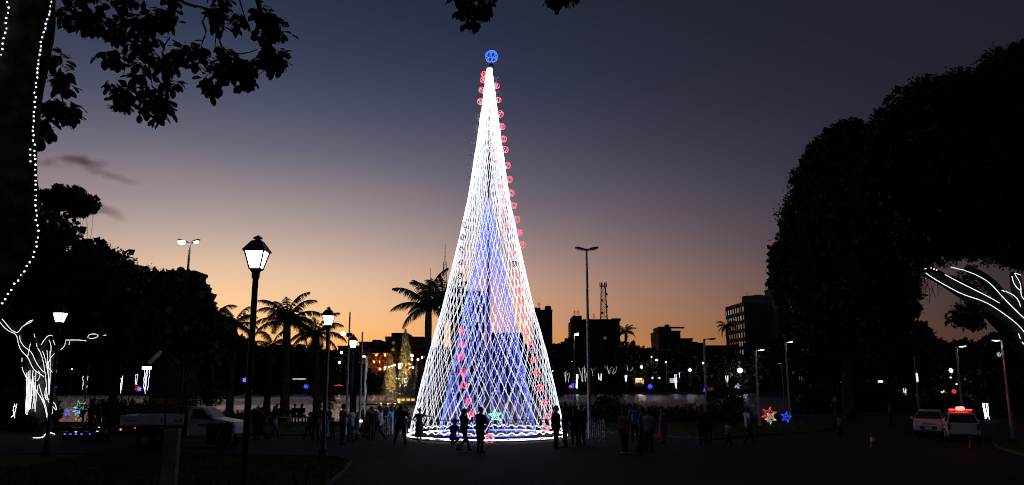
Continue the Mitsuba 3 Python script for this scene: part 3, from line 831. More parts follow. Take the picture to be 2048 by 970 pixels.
far_mass('treeline', 'unbroken dark line of trees along the far shore of the lagoon', [(-200, 690), (300, 700), (640, 706), (700, 720), (740, 762), (860, 742), (900, 720), (1060, 700), (1110, 705), (1250, 700), (1300, 712), (1400, 716), (1560, 706), (1700, 690), (1700, 778), (-200, 782)], 345, 10, 1500, 4.2, 70, 2.0, 51)
far_mass('treeline', 'dark wooded rise below the church steeple at right', [(1690, 660), (1830, 655), (1848, 668), (1870, 690), (1900, 692), (1960, 700), (2200, 690), (2200, 782), (1690, 778)], 360, 12, 600, 4.2, 70, 2.0, 52)
tree_('far_tree', 'round far tree standing against the sky left of the antenna block', [(1112, 705), (1114, 692), (1128, 686), (1140, 682), (1150, 690), (1152, 712), (1112, 714)], 340, 4, 40, 1.6, 60, .8, 1132, .4, seed=61)
tree_('far_tree', 'low far tree at the foot of the single palm', [(1240, 706), (1246, 696), (1258, 694), (1270, 700), (1274, 712), (1240, 714)], 340, 3, 26, 1.5, 60, .8, 1258, .4, seed=62)
tree_('far_tree', 'dark tree inside the light tree gap behind the strings', [(1060, 720), (1066, 690), (1090, 700), (1112, 712), (1112, 740), (1060, 745)], 335, 4, 40, 1.8, 60, .8, 1085, .4, seed=63)
hl = np.array([[x, y] for x in np.linspace(-700, 900, 60) for y in (334, 342, 350, 356)])
wl_ = box((1500, 1.2, 2.2), (50, 322.6, 0.0))
struct('far_bank', wl_, 'm_kerb', 'low retaining wall along the far shore of the lagoon')

# ------------------------------------------------------------------ palms
def palm(label, base, hgt, r, fronds, flen, seed, group=None, droop=1.0, lean=(0, 0), up=1.2):
    t = thing('palm_tree', label, 'palm tree', group)
    rr = np.random.default_rng(seed)
    base = np.asarray(base, float)
    top = base + [lean[0], lean[1], hgt]
    tz = np.linspace(0, 1, 14)
    tr = spline([base, base + [lean[0] * .2, lean[1] * .2, hgt * .5], top], 14)
    obj('trunk', tube(tr, r * (1.15 - .35 * tz + .12 * np.sin(tz * 9)), 9), 'm_bark', t, smooth=True)
    for k in range(fronds):
        az = 2.4 * k + rr.normal(0, .15)
        el = up - 1.75 * (k / fronds) + rr.normal(0, .08)
        n = 11
        s = np.linspace(0, 1, n)
        L = flen * rr.uniform(.85, 1.1)
        h = np.array([math.cos(az), math.sin(az), 0])
        ang = el - droop * s ** 1.5 * 1.5
        step = L / (n - 1)
        p = top + np.vstack([np.zeros(3), np.cumsum((np.cos(ang)[:-1, None] * h + np.sin(ang)[:-1, None] * np.array([0, 0, 1])) * step, axis=0)])
        ms = [tube(p, np.linspace(.05, .012, n) * flen / 3, 4)]
        m = 34
        q = np.linspace(.10, .99, m)
        pc = np.stack([np.interp(q, s, p[:, i]) for i in range(3)], 1)
        tg = np.stack([np.interp(q, s, np.gradient(p[:, i])) for i in range(3)], 1); tg /= np.linalg.norm(tg, axis=1, keepdims=True)
        sd = np.cross(tg, [0, 0, 1.0]); sd /= np.linalg.norm(sd, axis=1, keepdims=True) + 1e-9
        ll = flen * .24 * np.sin(np.pi * (q * .82 + .14)) ** .7
        V, F = [], []
        for sg_ in (-1, 1):
            d = sd * sg_ * .72 + tg * .45 - np.array([0, 0, 1]) * rr.uniform(.3, .95, (m, 1))
            d /= np.linalg.norm(d, axis=1, keepdims=True)
            wv = tg * flen * .014
            a0, a1 = pc - wv, pc + wv
            mid = pc + d * ll[:, None] * .55
            end = pc + d * ll[:, None] - np.array([0, 0, 1]) * ll[:, None] * .18
            b0 = sum(len(x) for x in V)
            V.append(np.stack([a0, a1, mid + wv * .8, mid - wv * .8, end], 1).reshape(-1, 3))
            kx = np.arange(m)[:, None] * 5 + b0
            F.append(np.vstack([kx + [0, 1, 2], kx + [0, 2, 3], kx + [3, 2, 4]]))
        ms.append(trimesh.Trimesh(np.vstack(V), np.vstack(F), process=False))
        obj('frond', cat(ms), 'm_palm', t)
    return t


def palm_at(label, x, ytop, Y, flen, fronds, seed, r=.22, xb=None, group=None, **kw):
    p = at(x, ytop, Y)
    b = np.array([p[0] if xb is None else at(xb, ytop, Y)[0], Y, float(height(p[0], Y)) - .15])
    return palm(label, b, p[2] - b[2], r, fronds, flen, seed, group, lean=(p[0] - b[0], 0), **kw)


palm_at('tall royal palm with a thick pale trunk left of the light tree', 857, 614, 57, 3.3, 13, 71, r=.27, xb=858, up=1.5, droop=.8)
palm_at('second royal palm half hidden behind the left edge of the light tree', 886, 608, 62, 3.4, 13, 72, r=.27, xb=882, up=1.45, droop=.85)
palm_at('palm with drooping fronds left of the nearest lantern post', 470, 648, 60, 2.4, 16, 73, r=.24, xb=470)
palm_at('big palm with a tall spear leaf right of the nearest lantern post', 574, 642, 60, 3.0, 20, 74, r=.30, xb=578, up=1.45)
palm_at('palm behind the second lantern post', 632, 668, 61, 2.7, 16, 75, r=.26, xb=640)
palm_at('lower palm right of the nearest post with fronds hanging before the lagoon', 545, 690, 62, 2.2, 12, 82, r=.26, xb=540)
palm_at('feathery palm at the right end of the left trees', 425, 650, 58, 2.6, 14, 76, r=.16, xb=432, droop=1.3)
palm_at('single far palm against the sky right of the antenna block', 1251, 664, 335, 5.4, 16, 77, r=.55, up=1.3)
palm_at('far palm at the left edge of the hotel', 1453, 652, 345, 6.0, 13, 78, r=.45, up=1.0, droop=1.3)
palm_at('young bushy palm by the thin grey pole before the lagoon', 650, 800, 58, 1.2, 14, 79, r=.16, up=1.3)

# ------------------------------------------------------------------ foreground tree at the left edge
ft_ = thing('foreground_tree', 'big dark tree at the left edge wound with a white bulb string', 'tree')
FY = 8.0
cl = px3([(-430, 1290, FY), (-300, 900, FY), (-118, 640, FY), (-22, 480, FY), (-14, 300, FY), (8, 120, FY), (30, -60, FY), (70, -330, FY + .2)])
c = spline(cl, 40)
m = tube(c, np.interp(np.linspace(0, 1, 40), [0, .25, .45, .7, 1], [.62, .48, .43, .41, .36]), 22)
ang_n = meshkit.fbm(np.c_[m.vertices[:, 0] * 5, m.vertices[:, 1] * 5, m.vertices[:, 2] * .9], 4, 3)[:, None]
ctr = np.repeat(c, 22, axis=0)
m.vertices = ctr + (m.vertices - ctr) * (1 + .38 * (ang_n - .5))
obj('trunk', m, 'm_bark', ft_, smooth=True)
# beaded string: a cable with bulbs along it
def beaded(name, seq, step, r, parent, glow, cable=.006, lab=None):
    p = spline(seq, 200)
    d = np.r_[0, np.cumsum(np.linalg.norm(np.diff(p, axis=0), axis=1))]
    s = np.arange(0, d[-1], step)
    q = np.stack([np.interp(s, d, p[:, i]) for i in range(3)], 1)
    cab = obj(name, tube(p[::2], cable, 4), 'm_wire', parent, label=lab)
    jit = np.random.default_rng(len(USED))
    for a0 in q:
        obj('bulb' if parent is None else name + '_bulb', ball(r, a0 + jit.normal(0, .005, 3), 0), 'm_lamp', parent, glow=glow)
    return cab


E_ = at(0, 0, 1)
GL = (2.4, 2.6, 2.6)
beaded('light_string', px3([(107, -30, 7.72), (103, 10, 7.70), (94, 45, 7.68), (84, 80, 7.66), (79, 110, 7.64), (73, 160, 7.62), (69, 205, 7.61), (68, 250, 7.6), (70, 310, 7.58), (71, 370, 7.58), (73, 440, 7.58), (73, 490, 7.58), (62, 520, 7.58), (40, 555, 7.57), (20, 582, 7.56), (0, 612, 7.55), (-30, 650, 7.54)]), .053, .0105, ft_, GL)
beaded('light_string', px3([(16, -25, 7.60), (14, 0, 7.60), (14, 30, 7.60), (11, 60, 7.60), (6, 85, 7.60), (1, 112, 7.60), (-8, 150, 7.6)]), .058, .0105, ft_, GL)
beaded('light_string', px3([(60, 300, 7.60), (60, 316, 7.60), (61, 333, 7.61)]), .058, .0095, ft_, GL)
# branches
def branch(seq, r0, r1, n=14):
    return tube(spline(px3(seq), n), np.linspace(r0, r1, n), 6)


BY = 9.6
br = [branch([(20, -260, 8.2), (160, -190, 8.8), (300, -90, 9.3), (345, 20, 9.5), (300, 60, 9.6), (262, 75, 9.6)], .16, .012, 20),
      branch([(300, -90, 9.3), (420, -70, 9.6), (500, -40, 9.8), (520, 20, 9.8), (540, 30, 9.8)], .09, .012, 18),
      branch([(362, -20, 9.6), (380, 10, 9.6), (420, 22, 9.6), (405, 40, 9.6), (412, 60, 9.6), (404, 86, 9.6), (430, 118, 9.6)], .022, .006, 16),
      branch([(420, 30, 9.7), (448, 50, 9.7), (440, 75, 9.7), (445, 95, 9.7), (470, 107, 9.7), (515, 98, 9.7)], .020, .006, 16),
      branch([(436, 40, 9.7), (432, 70, 9.7), (430, 95, 9.7)], .012, .006, 8),
      branch([(300, 66, 9.6), (270, 80, 9.6), (290, 115, 9.6), (300, 140, 9.6), (305, 175, 9.6)], .016, .006, 12),
      branch([(252, 70, 9.5), (248, 100, 9.5), (250, 130, 9.5), (246, 150, 9.5)], .010, .004, 10),
      branch([(215, 62, 9.5), (190, 64, 9.5), (168, 80, 9.5)], .006, .003, 8), branch([(340, 75, 9.6), (325, 110, 9.6), (340, 140, 9.6)], .010, .005, 8),
      branch([(345, 80, 9.6), (370, 95, 9.6), (400, 110, 9.6), (425, 115, 9.6)], .010, .005, 8), branch([(400, 110, 9.6), (425, 130, 9.6), (410, 155, 9.6)], .008, .004, 8),
      branch([(470, -30, 9.8), (485, 20, 9.8), (500, 60, 9.8), (520, 85, 9.8)], .012, .005, 10),
      branch([(60, -160, 8.2), (110, -60, 8.6), (140, 20, 8.8), (190, 40, 9.0)], .07, .01, 12),
      branch([(60, 60, 8.4), (100, 120, 8.8), (115, 160, 9.0), (130, 220, 9.2)], .04, .006, 12), branch([(60, 180, 8.4), (90, 215, 8.9), (140, 240, 9.2)], .03, .005, 10),
      branch([(280, -200, 8.8), (600, -220, 9.6), (850, -140, 10), (930, -30, 10), (940, 20, 10)], .12, .008, 20), branch([(850, -140, 10), (1050, -90, 10.2), (1118, -20, 10.3)], .04, .008, 12)]
for b_ in br:
    obj('branch', b_, 'm_bark', ft_)
# leaves grow in rosettes at twig ends
BL = [((115, -30, 200, 60), 24, 9.0), ((205, -20, 280, 30), 12, 9.2), ((150, 10, 220, 62), 18, 9.0), ((205, 30, 250, 80), 12, 9.5), ((240, 20, 356, 60), 22, 9.6), ((250, 55, 318, 115), 26, 9.6), ((200, 90, 248, 122), 10, 9.4), ((345, 85, 408, 160), 22, 9.7),
      ((315, 15, 355, 65), 12, 9.6), ((265, 120, 300, 160), 8, 9.5), ((305, 112, 345, 145), 9, 9.5), ((215, 155, 262, 195), 9, 9.4), ((228, 178, 262, 225), 8, 9.5), ((270, 162, 350, 228), 24, 9.6), ((330, 155, 356, 185), 6, 9.6), ((295, 195, 338, 238), 10, 9.6),
      ((400, -20, 470, 40), 14, 9.8), ((420, 45, 450, 62), 4, 9.7), ((412, 95, 465, 112), 7, 9.7), ((425, 115, 480, 160), 18, 9.7), ((398, 145, 440, 192), 12, 9.7), ((470, 115, 572, 155), 26, 9.8), ((480, 140, 520, 180), 10, 9.8), ((515, 85, 568, 135), 18, 9.8),
      ((505, 5, 545, 40), 9, 9.8), ((530, 30, 578, 75), 14, 9.8), ((485, 28, 550, 80), 16, 9.8), ((470, 25, 500, 60), 6, 9.8), ((40, 90, 108, 150), 16, 8.9), ((98, 105, 138, 182), 16, 9.0), ((70, 195, 130, 250), 16, 9.1), ((118, 205, 160, 256), 10, 9.2), ((76, 245, 112, 288), 8, 9.2), ((320, -15, 350, 5), 5, 9.6),
      ((900, -30, 995, 25), 22, 10.0), ((918, 10, 992, 58), 18, 10.0), ((1082, -30, 1155, 14), 18, 10.3)]
lr = np.random.default_rng(17)


def broad_leaf(base, d, up, L):
    """An obovate leaf with a stalk, folded a little along its midrib."""
    d = d / np.linalg.norm(d)
    w = np.cross(d, up); w /= np.linalg.norm(w) + 1e-9
    n = np.cross(w, d)
    prof = [(0, .012), (.16, .02), (.36, .17), (.60, .27), (.82, .25), (.95, .12), (1.0, .01)]
    V, F = [], []
    for s, h in prof:
        b0 = base + d * L * s - np.array([0, 0, 1]) * .18 * L * s * s
        V += [b0 - w * L * h + n * L * h * .22, b0, b0 + w * L * h + n * L * h * .22]
    for k in range(len(prof) - 1):
        a0 = 3 * k
        F += [[a0, a0 + 1, a0 + 4], [a0, a0 + 4, a0 + 3], [a0 + 1, a0 + 2, a0 + 5], [a0 + 1, a0 + 5, a0 + 4]]
    return trimesh.Trimesh(V, F, process=False)


single, massed = [], []
for (x0, y0, x1, y1), n, Y in BL:
    nr = max(2, int(n / 1.9))
    for _ in range(nr):
        x, y = lr.uniform(x0 + 6, max(x0 + 7, x1 - 6)), lr.uniform(y0 + 4, max(y0 + 5, y1 - 8))
        c0 = at(x, y, Y + lr.normal(0, .25))
        for q in range(lr.integers(8, 12)):
            az, el = lr.uniform(0, 2 * np.pi), lr.uniform(-1.2, .35)
            d = np.array([math.cos(az) * math.cos(el), math.sin(az) * math.cos(el), math.sin(el)])
            L = lr.uniform(.11, .18)
            lf = broad_leaf(c0 + lr.normal(0, .03, 3), d, np.array([0, 0, 1.0]) + lr.normal(0, .4, 3), L)
            (single if (q < 3 and len(single) < 290) else massed).append(lf)
for lf in single:
    obj('leaf', lf, 'm_leaf', ft_)
obj('foliage', cat(massed), 'm_leaf', ft_, kind='stuff')

# ------------------------------------------------------------------ rope lit tree at the left
lt = thing('rope_lit_tree', 'multi stemmed tree at the left outlined by white light ropes along every stem', 'tree')
LY = 38.0
g0 = ground(60, 868)
LY = g0[1]
stems = [([(92, 868), (84, 830), (70, 780), (60, 750), (50, 735)], [.5, .42, .25, .18, .14]), ([(100, 815), (88, 775), (84, 745), (60, 712), (40, 680), (34, 662)], [.36, .3, .26, .22, .19, .16]), ([(34, 662), (20, 650), (4, 640)], [.14, .11, .08]),
         ([(36, 662), (52, 648), (66, 640)], [.12, .09, .06]), ([(96, 800), (94, 760), (88, 725), (80, 695), (72, 675)], [.28, .24, .2, .16, .1]), ([(100, 800), (98, 760), (96, 730), (104, 712), (122, 698)], [.26, .22, .16, .14, .12]), ([(122, 698), (140, 684), (170, 680), (196, 671)], [.12, .10, .08, .05]),
         ([(70, 830), (64, 770), (62, 730), (58, 700)], [.3, .26, .2, .12]), ([(58, 830), (56, 770), (56, 720)], [.24, .2, .12]), ([(112, 818), (106, 790), (104, 740), (108, 700)], [.22, .16, .12, .08]), ([(76, 850), (72, 790), (74, 740), (90, 690), (100, 672)], [.3, .24, .18, .12, .06])]
for pts, rr in stems:
    limb(lt, [at(x, y, LY + .5) for x, y in pts], rr, 'stem')
WR = (1.25, 1.25, 1.3)
ropes = [[(0, 644), (10, 656), (22, 664), (32, 670), (37, 688), (45, 704), (56, 716), (66, 736), (80, 748), (88, 754)], [(4, 638), (14, 650), (26, 662), (36, 664), (44, 654), (54, 648), (64, 642)], [(48, 652), (58, 643), (66, 640)], [(40, 670), (42, 684), (52, 696), (62, 704), (70, 720), (80, 736), (88, 744)],
         [(44, 734), (52, 752), (64, 768), (72, 780), (84, 800), (92, 824), (96, 850)], [(50, 750), (60, 766), (70, 778), (80, 792), (90, 808), (94, 826), (98, 838)], [(52, 758), (52, 800), (52, 828), (56, 828)], [(56, 760), (55, 800), (54, 826)], [(60, 740), (59, 790), (58, 820)], [(66, 740), (63, 790), (60, 818)], [(70, 764), (67, 800), (64, 818)], [(76, 770), (72, 800), (70, 824)],
         [(75, 696), (84, 714), (90, 745), (93, 775), (92, 792)], [(85, 702), (92, 725), (97, 752), (99, 775), (95, 796), (104, 812), (112, 820)], [(98, 722), (99, 738), (108, 750), (105, 770), (103, 796)], [(97, 735), (100, 718), (108, 708), (116, 703)], [(110, 712), (112, 726), (112, 745)], [(121, 699), (128, 693), (131, 682)], [(131, 680), (140, 680), (156, 680), (172, 682)], [(139, 682), (138, 690)],
         [(176, 676), (184, 668), (196, 671), (192, 675), (178, 676)], [(206, 671), (212, 670)], [(90, 790), (100, 800), (108, 806), (113, 820)], [(96, 802), (104, 815), (104, 828)], [(68, 668), (70, 675)], [(82, 690), (90, 678), (98, 671), (105, 672)], [(98, 680), (102, 692), (101, 706)], [(106, 680), (110, 690)], [(55, 715), (58, 700), (61, 686)], [(44, 716), (44, 724)], [(74, 762), (80, 750), (76, 742)], [(78, 768), (84, 790), (90, 805)], [(73, 686), (74, 694)], [(92, 775), (90, 790), (93, 800)], [(54, 745), (53, 800), (54, 828)], [(62, 758), (61, 800), (59, 820)], [(68, 752), (66, 792)], [(65, 748), (62, 800), (61, 812)], [(100, 702), (100, 760), (98, 790)], [(94, 700), (96, 740), (98, 780)], [(57, 742), (57, 800), (56, 824)], [(72, 742), (70, 790), (68, 818)]]
for i, s in enumerate(ropes):
    rope('light_rope', [at(x, y, LY - .12 + .02 * (i % 5)) for x, y in s], .017, WR, lt, n=max(6, 5 * len(s)))
obj('light_rope', tube(spline([ground(x, y) + [0, 0, .07] for x, y in ((66, 878), (80, 878), (90, 871), (97, 868), (109, 871))], 16), .025, 4), 'm_lamp', lt, glow=WR)

# ------------------------------------------------------------------ lantern posts
def lantern(label, base, hgt, rz, lit=True, W=.53):
    t = thing('lantern_post', label, 'street lamp')
    b = np.asarray(base, float)
    zt = b[2] + hgt
    hl_ = .76 * W                       # lantern height
    zl = zt - 1.34 * W
    obj('post', place(lathe([[.17, 0], [.17, .25], [.10, .32], [.068, .9], [.058, zl - b[2] - .15], [.08, zl - b[2] - .1], [.08, zl - b[2]]], 14), b), 'm_iron', t, smooth=40)
    wb, wt = W * .185, W * .345
    sq = lambda w, z: [np.array([w * math.cos(rz + math.pi / 4 + k * math.pi / 2) * 1.414, w * math.sin(rz + math.pi / 4 + k * math.pi / 2) * 1.414, z]) + [b[0], b[1], 0] for k in range(4)]
    lo, hi = sq(wb, zl + .06), sq(wt, zl + hl_)
    fr_ = [tube([lo[k], hi[k]], .016, 4) for k in range(4)] + [tube([lo[k], lo[(k + 1) % 4]], .018, 4) for k in range(4)] + [tube([hi[k], hi[(k + 1) % 4]], .022, 4) for k in range(4)]
    obj('frame', cat(fr_ + [place(lathe([[0, -.02], [.08, -.02], [wb * 1.2, .05], [0, .05]], 4), [b[0], b[1], zl])]), 'm_iron', t)
    for k in range(4):
        A, B, C, D = lo[k], lo[(k + 1) % 4], hi[(k + 1) % 4], hi[k]
        o = (A + B + C + D) / 4 - [b[0], b[1], (A + C)[2] / 2]
        o[2] = 0
        o = o / np.linalg.norm(o) * -.012
        sh = .04 * (B - A); up_ = .03 * (D - A)
        pane = trimesh.Trimesh([A + sh + o, B - sh + o, C - sh + o, D + sh + o], [[0, 1, 2], [0, 2, 3]], process=False)
        if lit:
            obj('pane', pane, 'm_lamp', t, glow=(2.6, 2.6, 2.3))
        else:
            obj('pane', pane, 'm_frost', t)
    ro = sq(wt + .055 * W, zl + hl_ + .01)
    rt = sq(W * .17, zl + hl_ + .36 * W)
    v = ro + rt
    roof = trimesh.convex.convex_hull(np.array(v + [p - [0, 0, .03] for p in ro]))
    obj('roof', roof, 'm_iron', t)
    obj('finial', place(lathe([[W * .15, 0], [W * .12, W * .04], [W * .08, W * .05], [W * .08, W * .09], [W * .18, W * .09], [W * .12, W * .15], [W * .05, W * .18], [W * .03, W * .21], [0, W * .22]], 12), [b[0], b[1], zl + hl_ + .36 * W]), 'm_iron', t)


flat('m_frost', (.30, .31, .33), 0.4)
p = at(514, 508, 15.5)
lantern('lit lantern post nearest the camera, tallest in view', [p[0], 15.5, 0], at(514, 470, 15.5)[2], 0, W=.57)
p = ground(645, 911)
lantern('lit lantern post before the palms, right of the nearest one', p, at(652, 613, p[1])[2] - p[2], 0, W=.62)
p = at(706, 690, 46)
lantern('small lit lantern post beside the dark banner', [p[0], 46, 0], at(706, 668, 46)[2], 0, W=.66)
p = at(120, 635, 30)
lantern('lit lantern post at the left above the rope lit tree', [p[0], 30, 0], at(120, 608, 30)[2], 0, W=.58)
p = at(352, 690, 52)
lantern('unlit lantern post among the trees behind the flatbed truck', [p[0], 52, 0], at(352, 676, 52)[2], .45, lit=False, W=.7)

# ------------------------------------------------------------------ tall street lights
def led_head(t, root, direc, L=.75, lit=None, tilt=0.0, thick=.10, w=.30):
    d = np.array([direc[0], direc[1], 0.0]); d /= np.linalg.norm(d)
    s = np.array([-d[1], d[0], 0])
    up = np.array([0, 0, 1.0])
    d = d * math.cos(tilt) + up * math.sin(tilt)
    n = np.cross(d, s) * -1
    n = np.cross(s, d) * (1 if np.cross(s, d)[2] > 0 else -1)
    prof = [(0, .05), (.15, .35), (.45, .5), (.8, .46), (.97, .25), (1.0, .05)]
    pts = [root + d * L * a0 + s * w * b0 * sg_ + n * h for a0, b0 in prof for sg_ in (-1, 1) for h in (0, thick * (.4 + b0))]
    hd = obj('lamp_head', trimesh.convex.convex_hull(np.array(pts)), 'm_steel', t, smooth=30)
    c = root + d * L * .6 - n * .012
    lens = trimesh.convex.convex_hull(np.array([c + d * L * .30 * a0 + s * w * .40 * b0 + n * h for a0 in (-1, 1) for b0 in (-1, 1) for h in (-.006, .006)] + [c - n * (.16 if lit and lit[0] > 10 else .05)]))
    if lit and lit[0] > 10:
        lens = ball(.21 if lit[0] > 13 else .12, c - n * .06, 2, (1.25, .9, .75))
    obj('lens', lens, 'm_lamp' if lit else 'm_frost', hd, glow=lit)


def street_light(label, base, top, heads, r=(.085, .055), mat='m_steel', arm=0.0):
    t = thing('street_light', label, 'street light')
    base, top = np.asarray(base, float), np.asarray(top, float)
    top = np.array([base[0], base[1], top[2]])
    obj('pole', cat([tube([base, top], [r[0], r[1]], 10), place(lathe([[0, 0], [.2, 0], [.2, .03], [r[0] + .02, .06]], 10), base)]), mat, t, smooth=40)
    for dx, dy, L, lit, tilt in heads:
        d = np.array([dx, dy, 0.0]); d /= np.linalg.norm(d)
        root = top + d * arm + [0, 0, -.05]
        if arm:
            obj('arm', tube([top - [0, 0, .12], root + [0, 0, .03]], .035, 6), mat, t)
        led_head(t, root, d, L, lit, tilt)
    return t


def light_at(label, xt, yt, yb, Y, heads, zoff=0.0, **kw):
    p = at(xt, yt, Y)
    b = [p[0], Y, float(height(p[0], Y))]
    return street_light(label, b, p, heads, **kw)


WH = (9, 9, 9.2)
light_at('tall street light with two lit heads above the left trees', 380, 486, 640, 52, [(-1, -.5, .85, (14, 13, 11), .25), (1, -.35, .85, (11, 10.8, 10), .25)], r=(.12, .07), mat='m_pale_steel')
light_at('tall pole with three unlit lamp heads right of the light tree', 1173, 500, 842, 41, [(-1, -.15, .66, None, .22), (1, -.15, .66, None, .22), (-.1, 1, .5, None, .3)], r=(.10, .055), mat='m_steel')
light_at('street light with one lit head right of the light tree before the lagoon', 1148, 671, 760, 100, [(.5, -1, 1.1, (20, 20, 20), .3)], r=(.10, .07), mat='m_pale_steel')
light_at('street light with one unlit head reaching right, before the lagoon', 1408, 678, 835, 58, [(1, -.1, .75, None, .05)], r=(.11, .08), arm=.12)
light_at('street light with a lit head left of the wire stars', 1511, 700, 850, 56, [(1, -.5, .65, WH, .12)], r=(.09, .07), mat='m_pale_steel')
light_at('street light with a lit head behind the blue wire star', 1571, 684, 850, 62, [(1, -.5, .6, WH, .12)], r=(.09, .07), mat='m_pale_steel')
light_at('street light with a lit head behind the police car', 1912, 693, 820, 60, [(1, -.6, .75, WH, .12)], r=(.10, .07), mat='m_pale_steel')
light_at('street light with a lit head at right reaching left over the lawn', 2003, 680, 872, 46, [(-1, -.4, .62, WH, .05)], r=(.09, .06), mat='m_pale_steel', arm=.1)
light_at('dark street light with a small glowing panel behind the white hatchback', 1829, 713, 820, 68, [(1, -.5, .5, None, .1)], r=(.09, .07))
light_at('thin grey pole by the second lantern post', 660, 655, 850, 56, [], r=(.07, .04))
light_at('small twin arm lamp left of the blue wire star pole', 1564, 727, 850, 120, [(-1, -.4, .8, (.5, .5, .5), .1)], r=(.1, .08))
light_at('thin grey pole at the left by the star decorations', 177, 728, 800, 70, [], r=(.06, .04))
light_at('grey green pole behind the cab of the flatbed truck', 368, 715, 800, 48, [], r=(.075, .06), mat='m_iron')
p = at(1829, 755, 68)
whole('strip_lamp', box((.14, .1, .75), (p[0] + .15, 67.85, p[2])), 'm_lamp', 'small vertical glowing panel on the dark street light behind the hatchback', 'lamp', glow=(.9, .9, .85))
# flag poles with the dark banner between
fp = thing('flag_pole', 'taller bare flag pole left of the dark banner carrying a floodlight', 'flag pole')
gy = 44.0
a0, a1 = at(693, 812, gy), at(695, 624, gy)
obj('pole', tube([[a0[0], gy, 0], [a0[0], gy, a1[2]]], [.075, .045], 8), 'm_steel', fp)
q = at(694, 668, gy)
fh = obj('floodlight', box((.34, .2, .22), (q[0] + .12, gy + .05, q[2] - .05), .2, bevel=.03), 'm_iron', fp)
obj('lens', ball(.13, (q[0] - .22, gy - .1, q[2] + .02), 1, (1.1, .5, .9)), 'm_lamp', fh, glow=(9, 8.2, 7))
fp2 = thing('flag_pole', 'shorter bare flag pole right of the dark banner', 'flag pole')
a0, a1 = at(718, 868, gy), at(722, 664, gy)
obj('pole', tube([[a0[0], gy, 0], [a0[0], gy, a1[2]]], [.075, .045], 8), 'm_steel', fp2)
bn = thing('banner', 'tall dark blue banner hung between the two flag poles', 'banner')
b0, b1 = at(698, 870, gy), at(716, 712, gy)
xs_ = np.linspace(b0[0], b1[0], 9); zs_ = np.linspace(.35, b1[2], 30)
X, Z = np.meshgrid(xs_, zs_)
Yy = gy + .12 + .05 * np.sin(Z * 2.1 + X * 5) + .03 * np.sin(X * 19)
v = np.stack([X, Yy, Z], -1).reshape(-1, 3)
i, j = np.meshgrid(np.arange(29), np.arange(8), indexing='ij')
qd = np.stack([i * 9 + j, i * 9 + j + 1, (i + 1) * 9 + j + 1, (i + 1) * 9 + j], -1).reshape(-1, 4)
obj('cloth', (v, qd), 'm_navy', bn, smooth=True)
obj('rod', tube([[xs_[0] - .15, gy + .1, b1[2] + .03], [xs_[-1] + .1, gy + .1, b1[2] + .03]], .03, 6), 'm_iron', bn)

# ------------------------------------------------------------------ fountain in the lagoon
fo = thing('fountain', 'lagoon fountain of amber lit water jets on a low round basin', 'fountain')
FYY = 150.0
fc = at(826, 806, FYY)
obj('basin', place(lathe([[0, -.6], [3.1, -.6], [3.1, 1.0], [3.3, 1.05], [3.3, 1.25], [2.9, 1.25], [2.8, .9], [0, .9]], 28), [fc[0], FYY, LAKE + .55]), 'm_wall_grey', fo, smooth=30)
rim = at(788, 808, FYY)
obj('pipe_ring', cat([tube([[rim[0] - 6.5, FYY - 1.5, LAKE + .12], [rim[0] - 2, FYY - 2.2, LAKE + .10], [rim[0] + 3, FYY - 2.5, LAKE + .12], [fc[0] + 4, FYY - 3.2, LAKE + .12]], .11, 6)]), 'm_iron', fo)


def jet(x, y0, x1, y1, w0, w1, n, seed, dens=1.0):
    r = np.random.default_rng(seed)
    a0, b0 = at(x, y0, FYY), at(x1, y1, FYY)
    s = r.beta(1.0, 1.15, n)
    up = r.uniform(0, 1, n) < .25
    wid = np.where(up, .10 + .05 * s, w0 + (w1 - w0) * s) * np.sqrt(np.clip(1 - s ** 5, .03, 1))
    ph, rad = r.uniform(0, 2 * np.pi, n), np.sqrt(r.uniform(0, 1, n)) * wid
    p = a0 + (b0 - a0) * s[:, None] + np.c_[rad * np.cos(ph), rad * np.sin(ph), 0 * ph]
    nn = r.normal(size=(n, 3)) * [1, 1, 2.5]
    return leaves(p, .075, nn, seed, 0, .34)


obj('jet', jet(812, 806, 811, 658, 2.0, .75, 52000, 91), 'm_spray', fo, label='tallest water jet of the fountain')
obj('jet', jet(779, 806, 781, 705, 2.0, .55, 32000, 92), 'm_spray', fo)
for (x, y, x1, y1, sd_) in ((794, 806, 788, 722, 93), (827, 800, 834, 722, 94), (772, 806, 774, 760, 95), (799, 806, 800, 735, 97)):
    obj('jet', jet(x, y, x1, y1, .28, .22, 4200, sd_), 'm_spray', fo)
for i, (x, y) in enumerate(((766, 808), (779, 808), (793, 808), (801, 804), (812, 804), (821, 804), (830, 804), (842, 804))):
    q = at(x, y, FYY)
    lp = rot(lathe([[0, 0], [.15, 0], [.13, .06], [0, .07]], 10), -35 if i < 3 else 10, (1, 0, 0))
    obj('fountain_lamp', place(lp, [q[0], FYY - (2.0 if i < 3 else 2.4), LAKE + (.25 if i < 3 else .55)]), 'm_lamp', fo, glow=(9, 6, 1.4), weight=3)
for i, (x, y, kk_) in enumerate(((779, 812, 1.0), (787, 812, .8), (811, 812, 1.5), (800, 812, .7), (833, 812, .5))):
    q = at(x, 806, FYY)
    scene[key_of('fountain_spot')] = dict(type='spot', sampling_weight=60.0, cutoff_angle=13.0, beam_width=7.0, intensity=rgb(*[kk_ * c_ * UNIT for c_ in (520, 330, 80)]), to_world=T().look_at(origin=[q[0], FYY - 1.2, LAKE + (.3 if x < 790 else 1.7)], target=[q[0], FYY, LAKE + 14], up=[1, 0, 0]))
for i, x in enumerate((802, 811, 821, 830)):
    q = at(x, 803, FYY)
    obj('basin_lamp', box((.62, .1, .42), (q[0], FYY - 3.35 + .15 * abs(i - 1.5), LAKE + 1.0)), 'm_lamp', fo, glow=(.8, .55, .15))

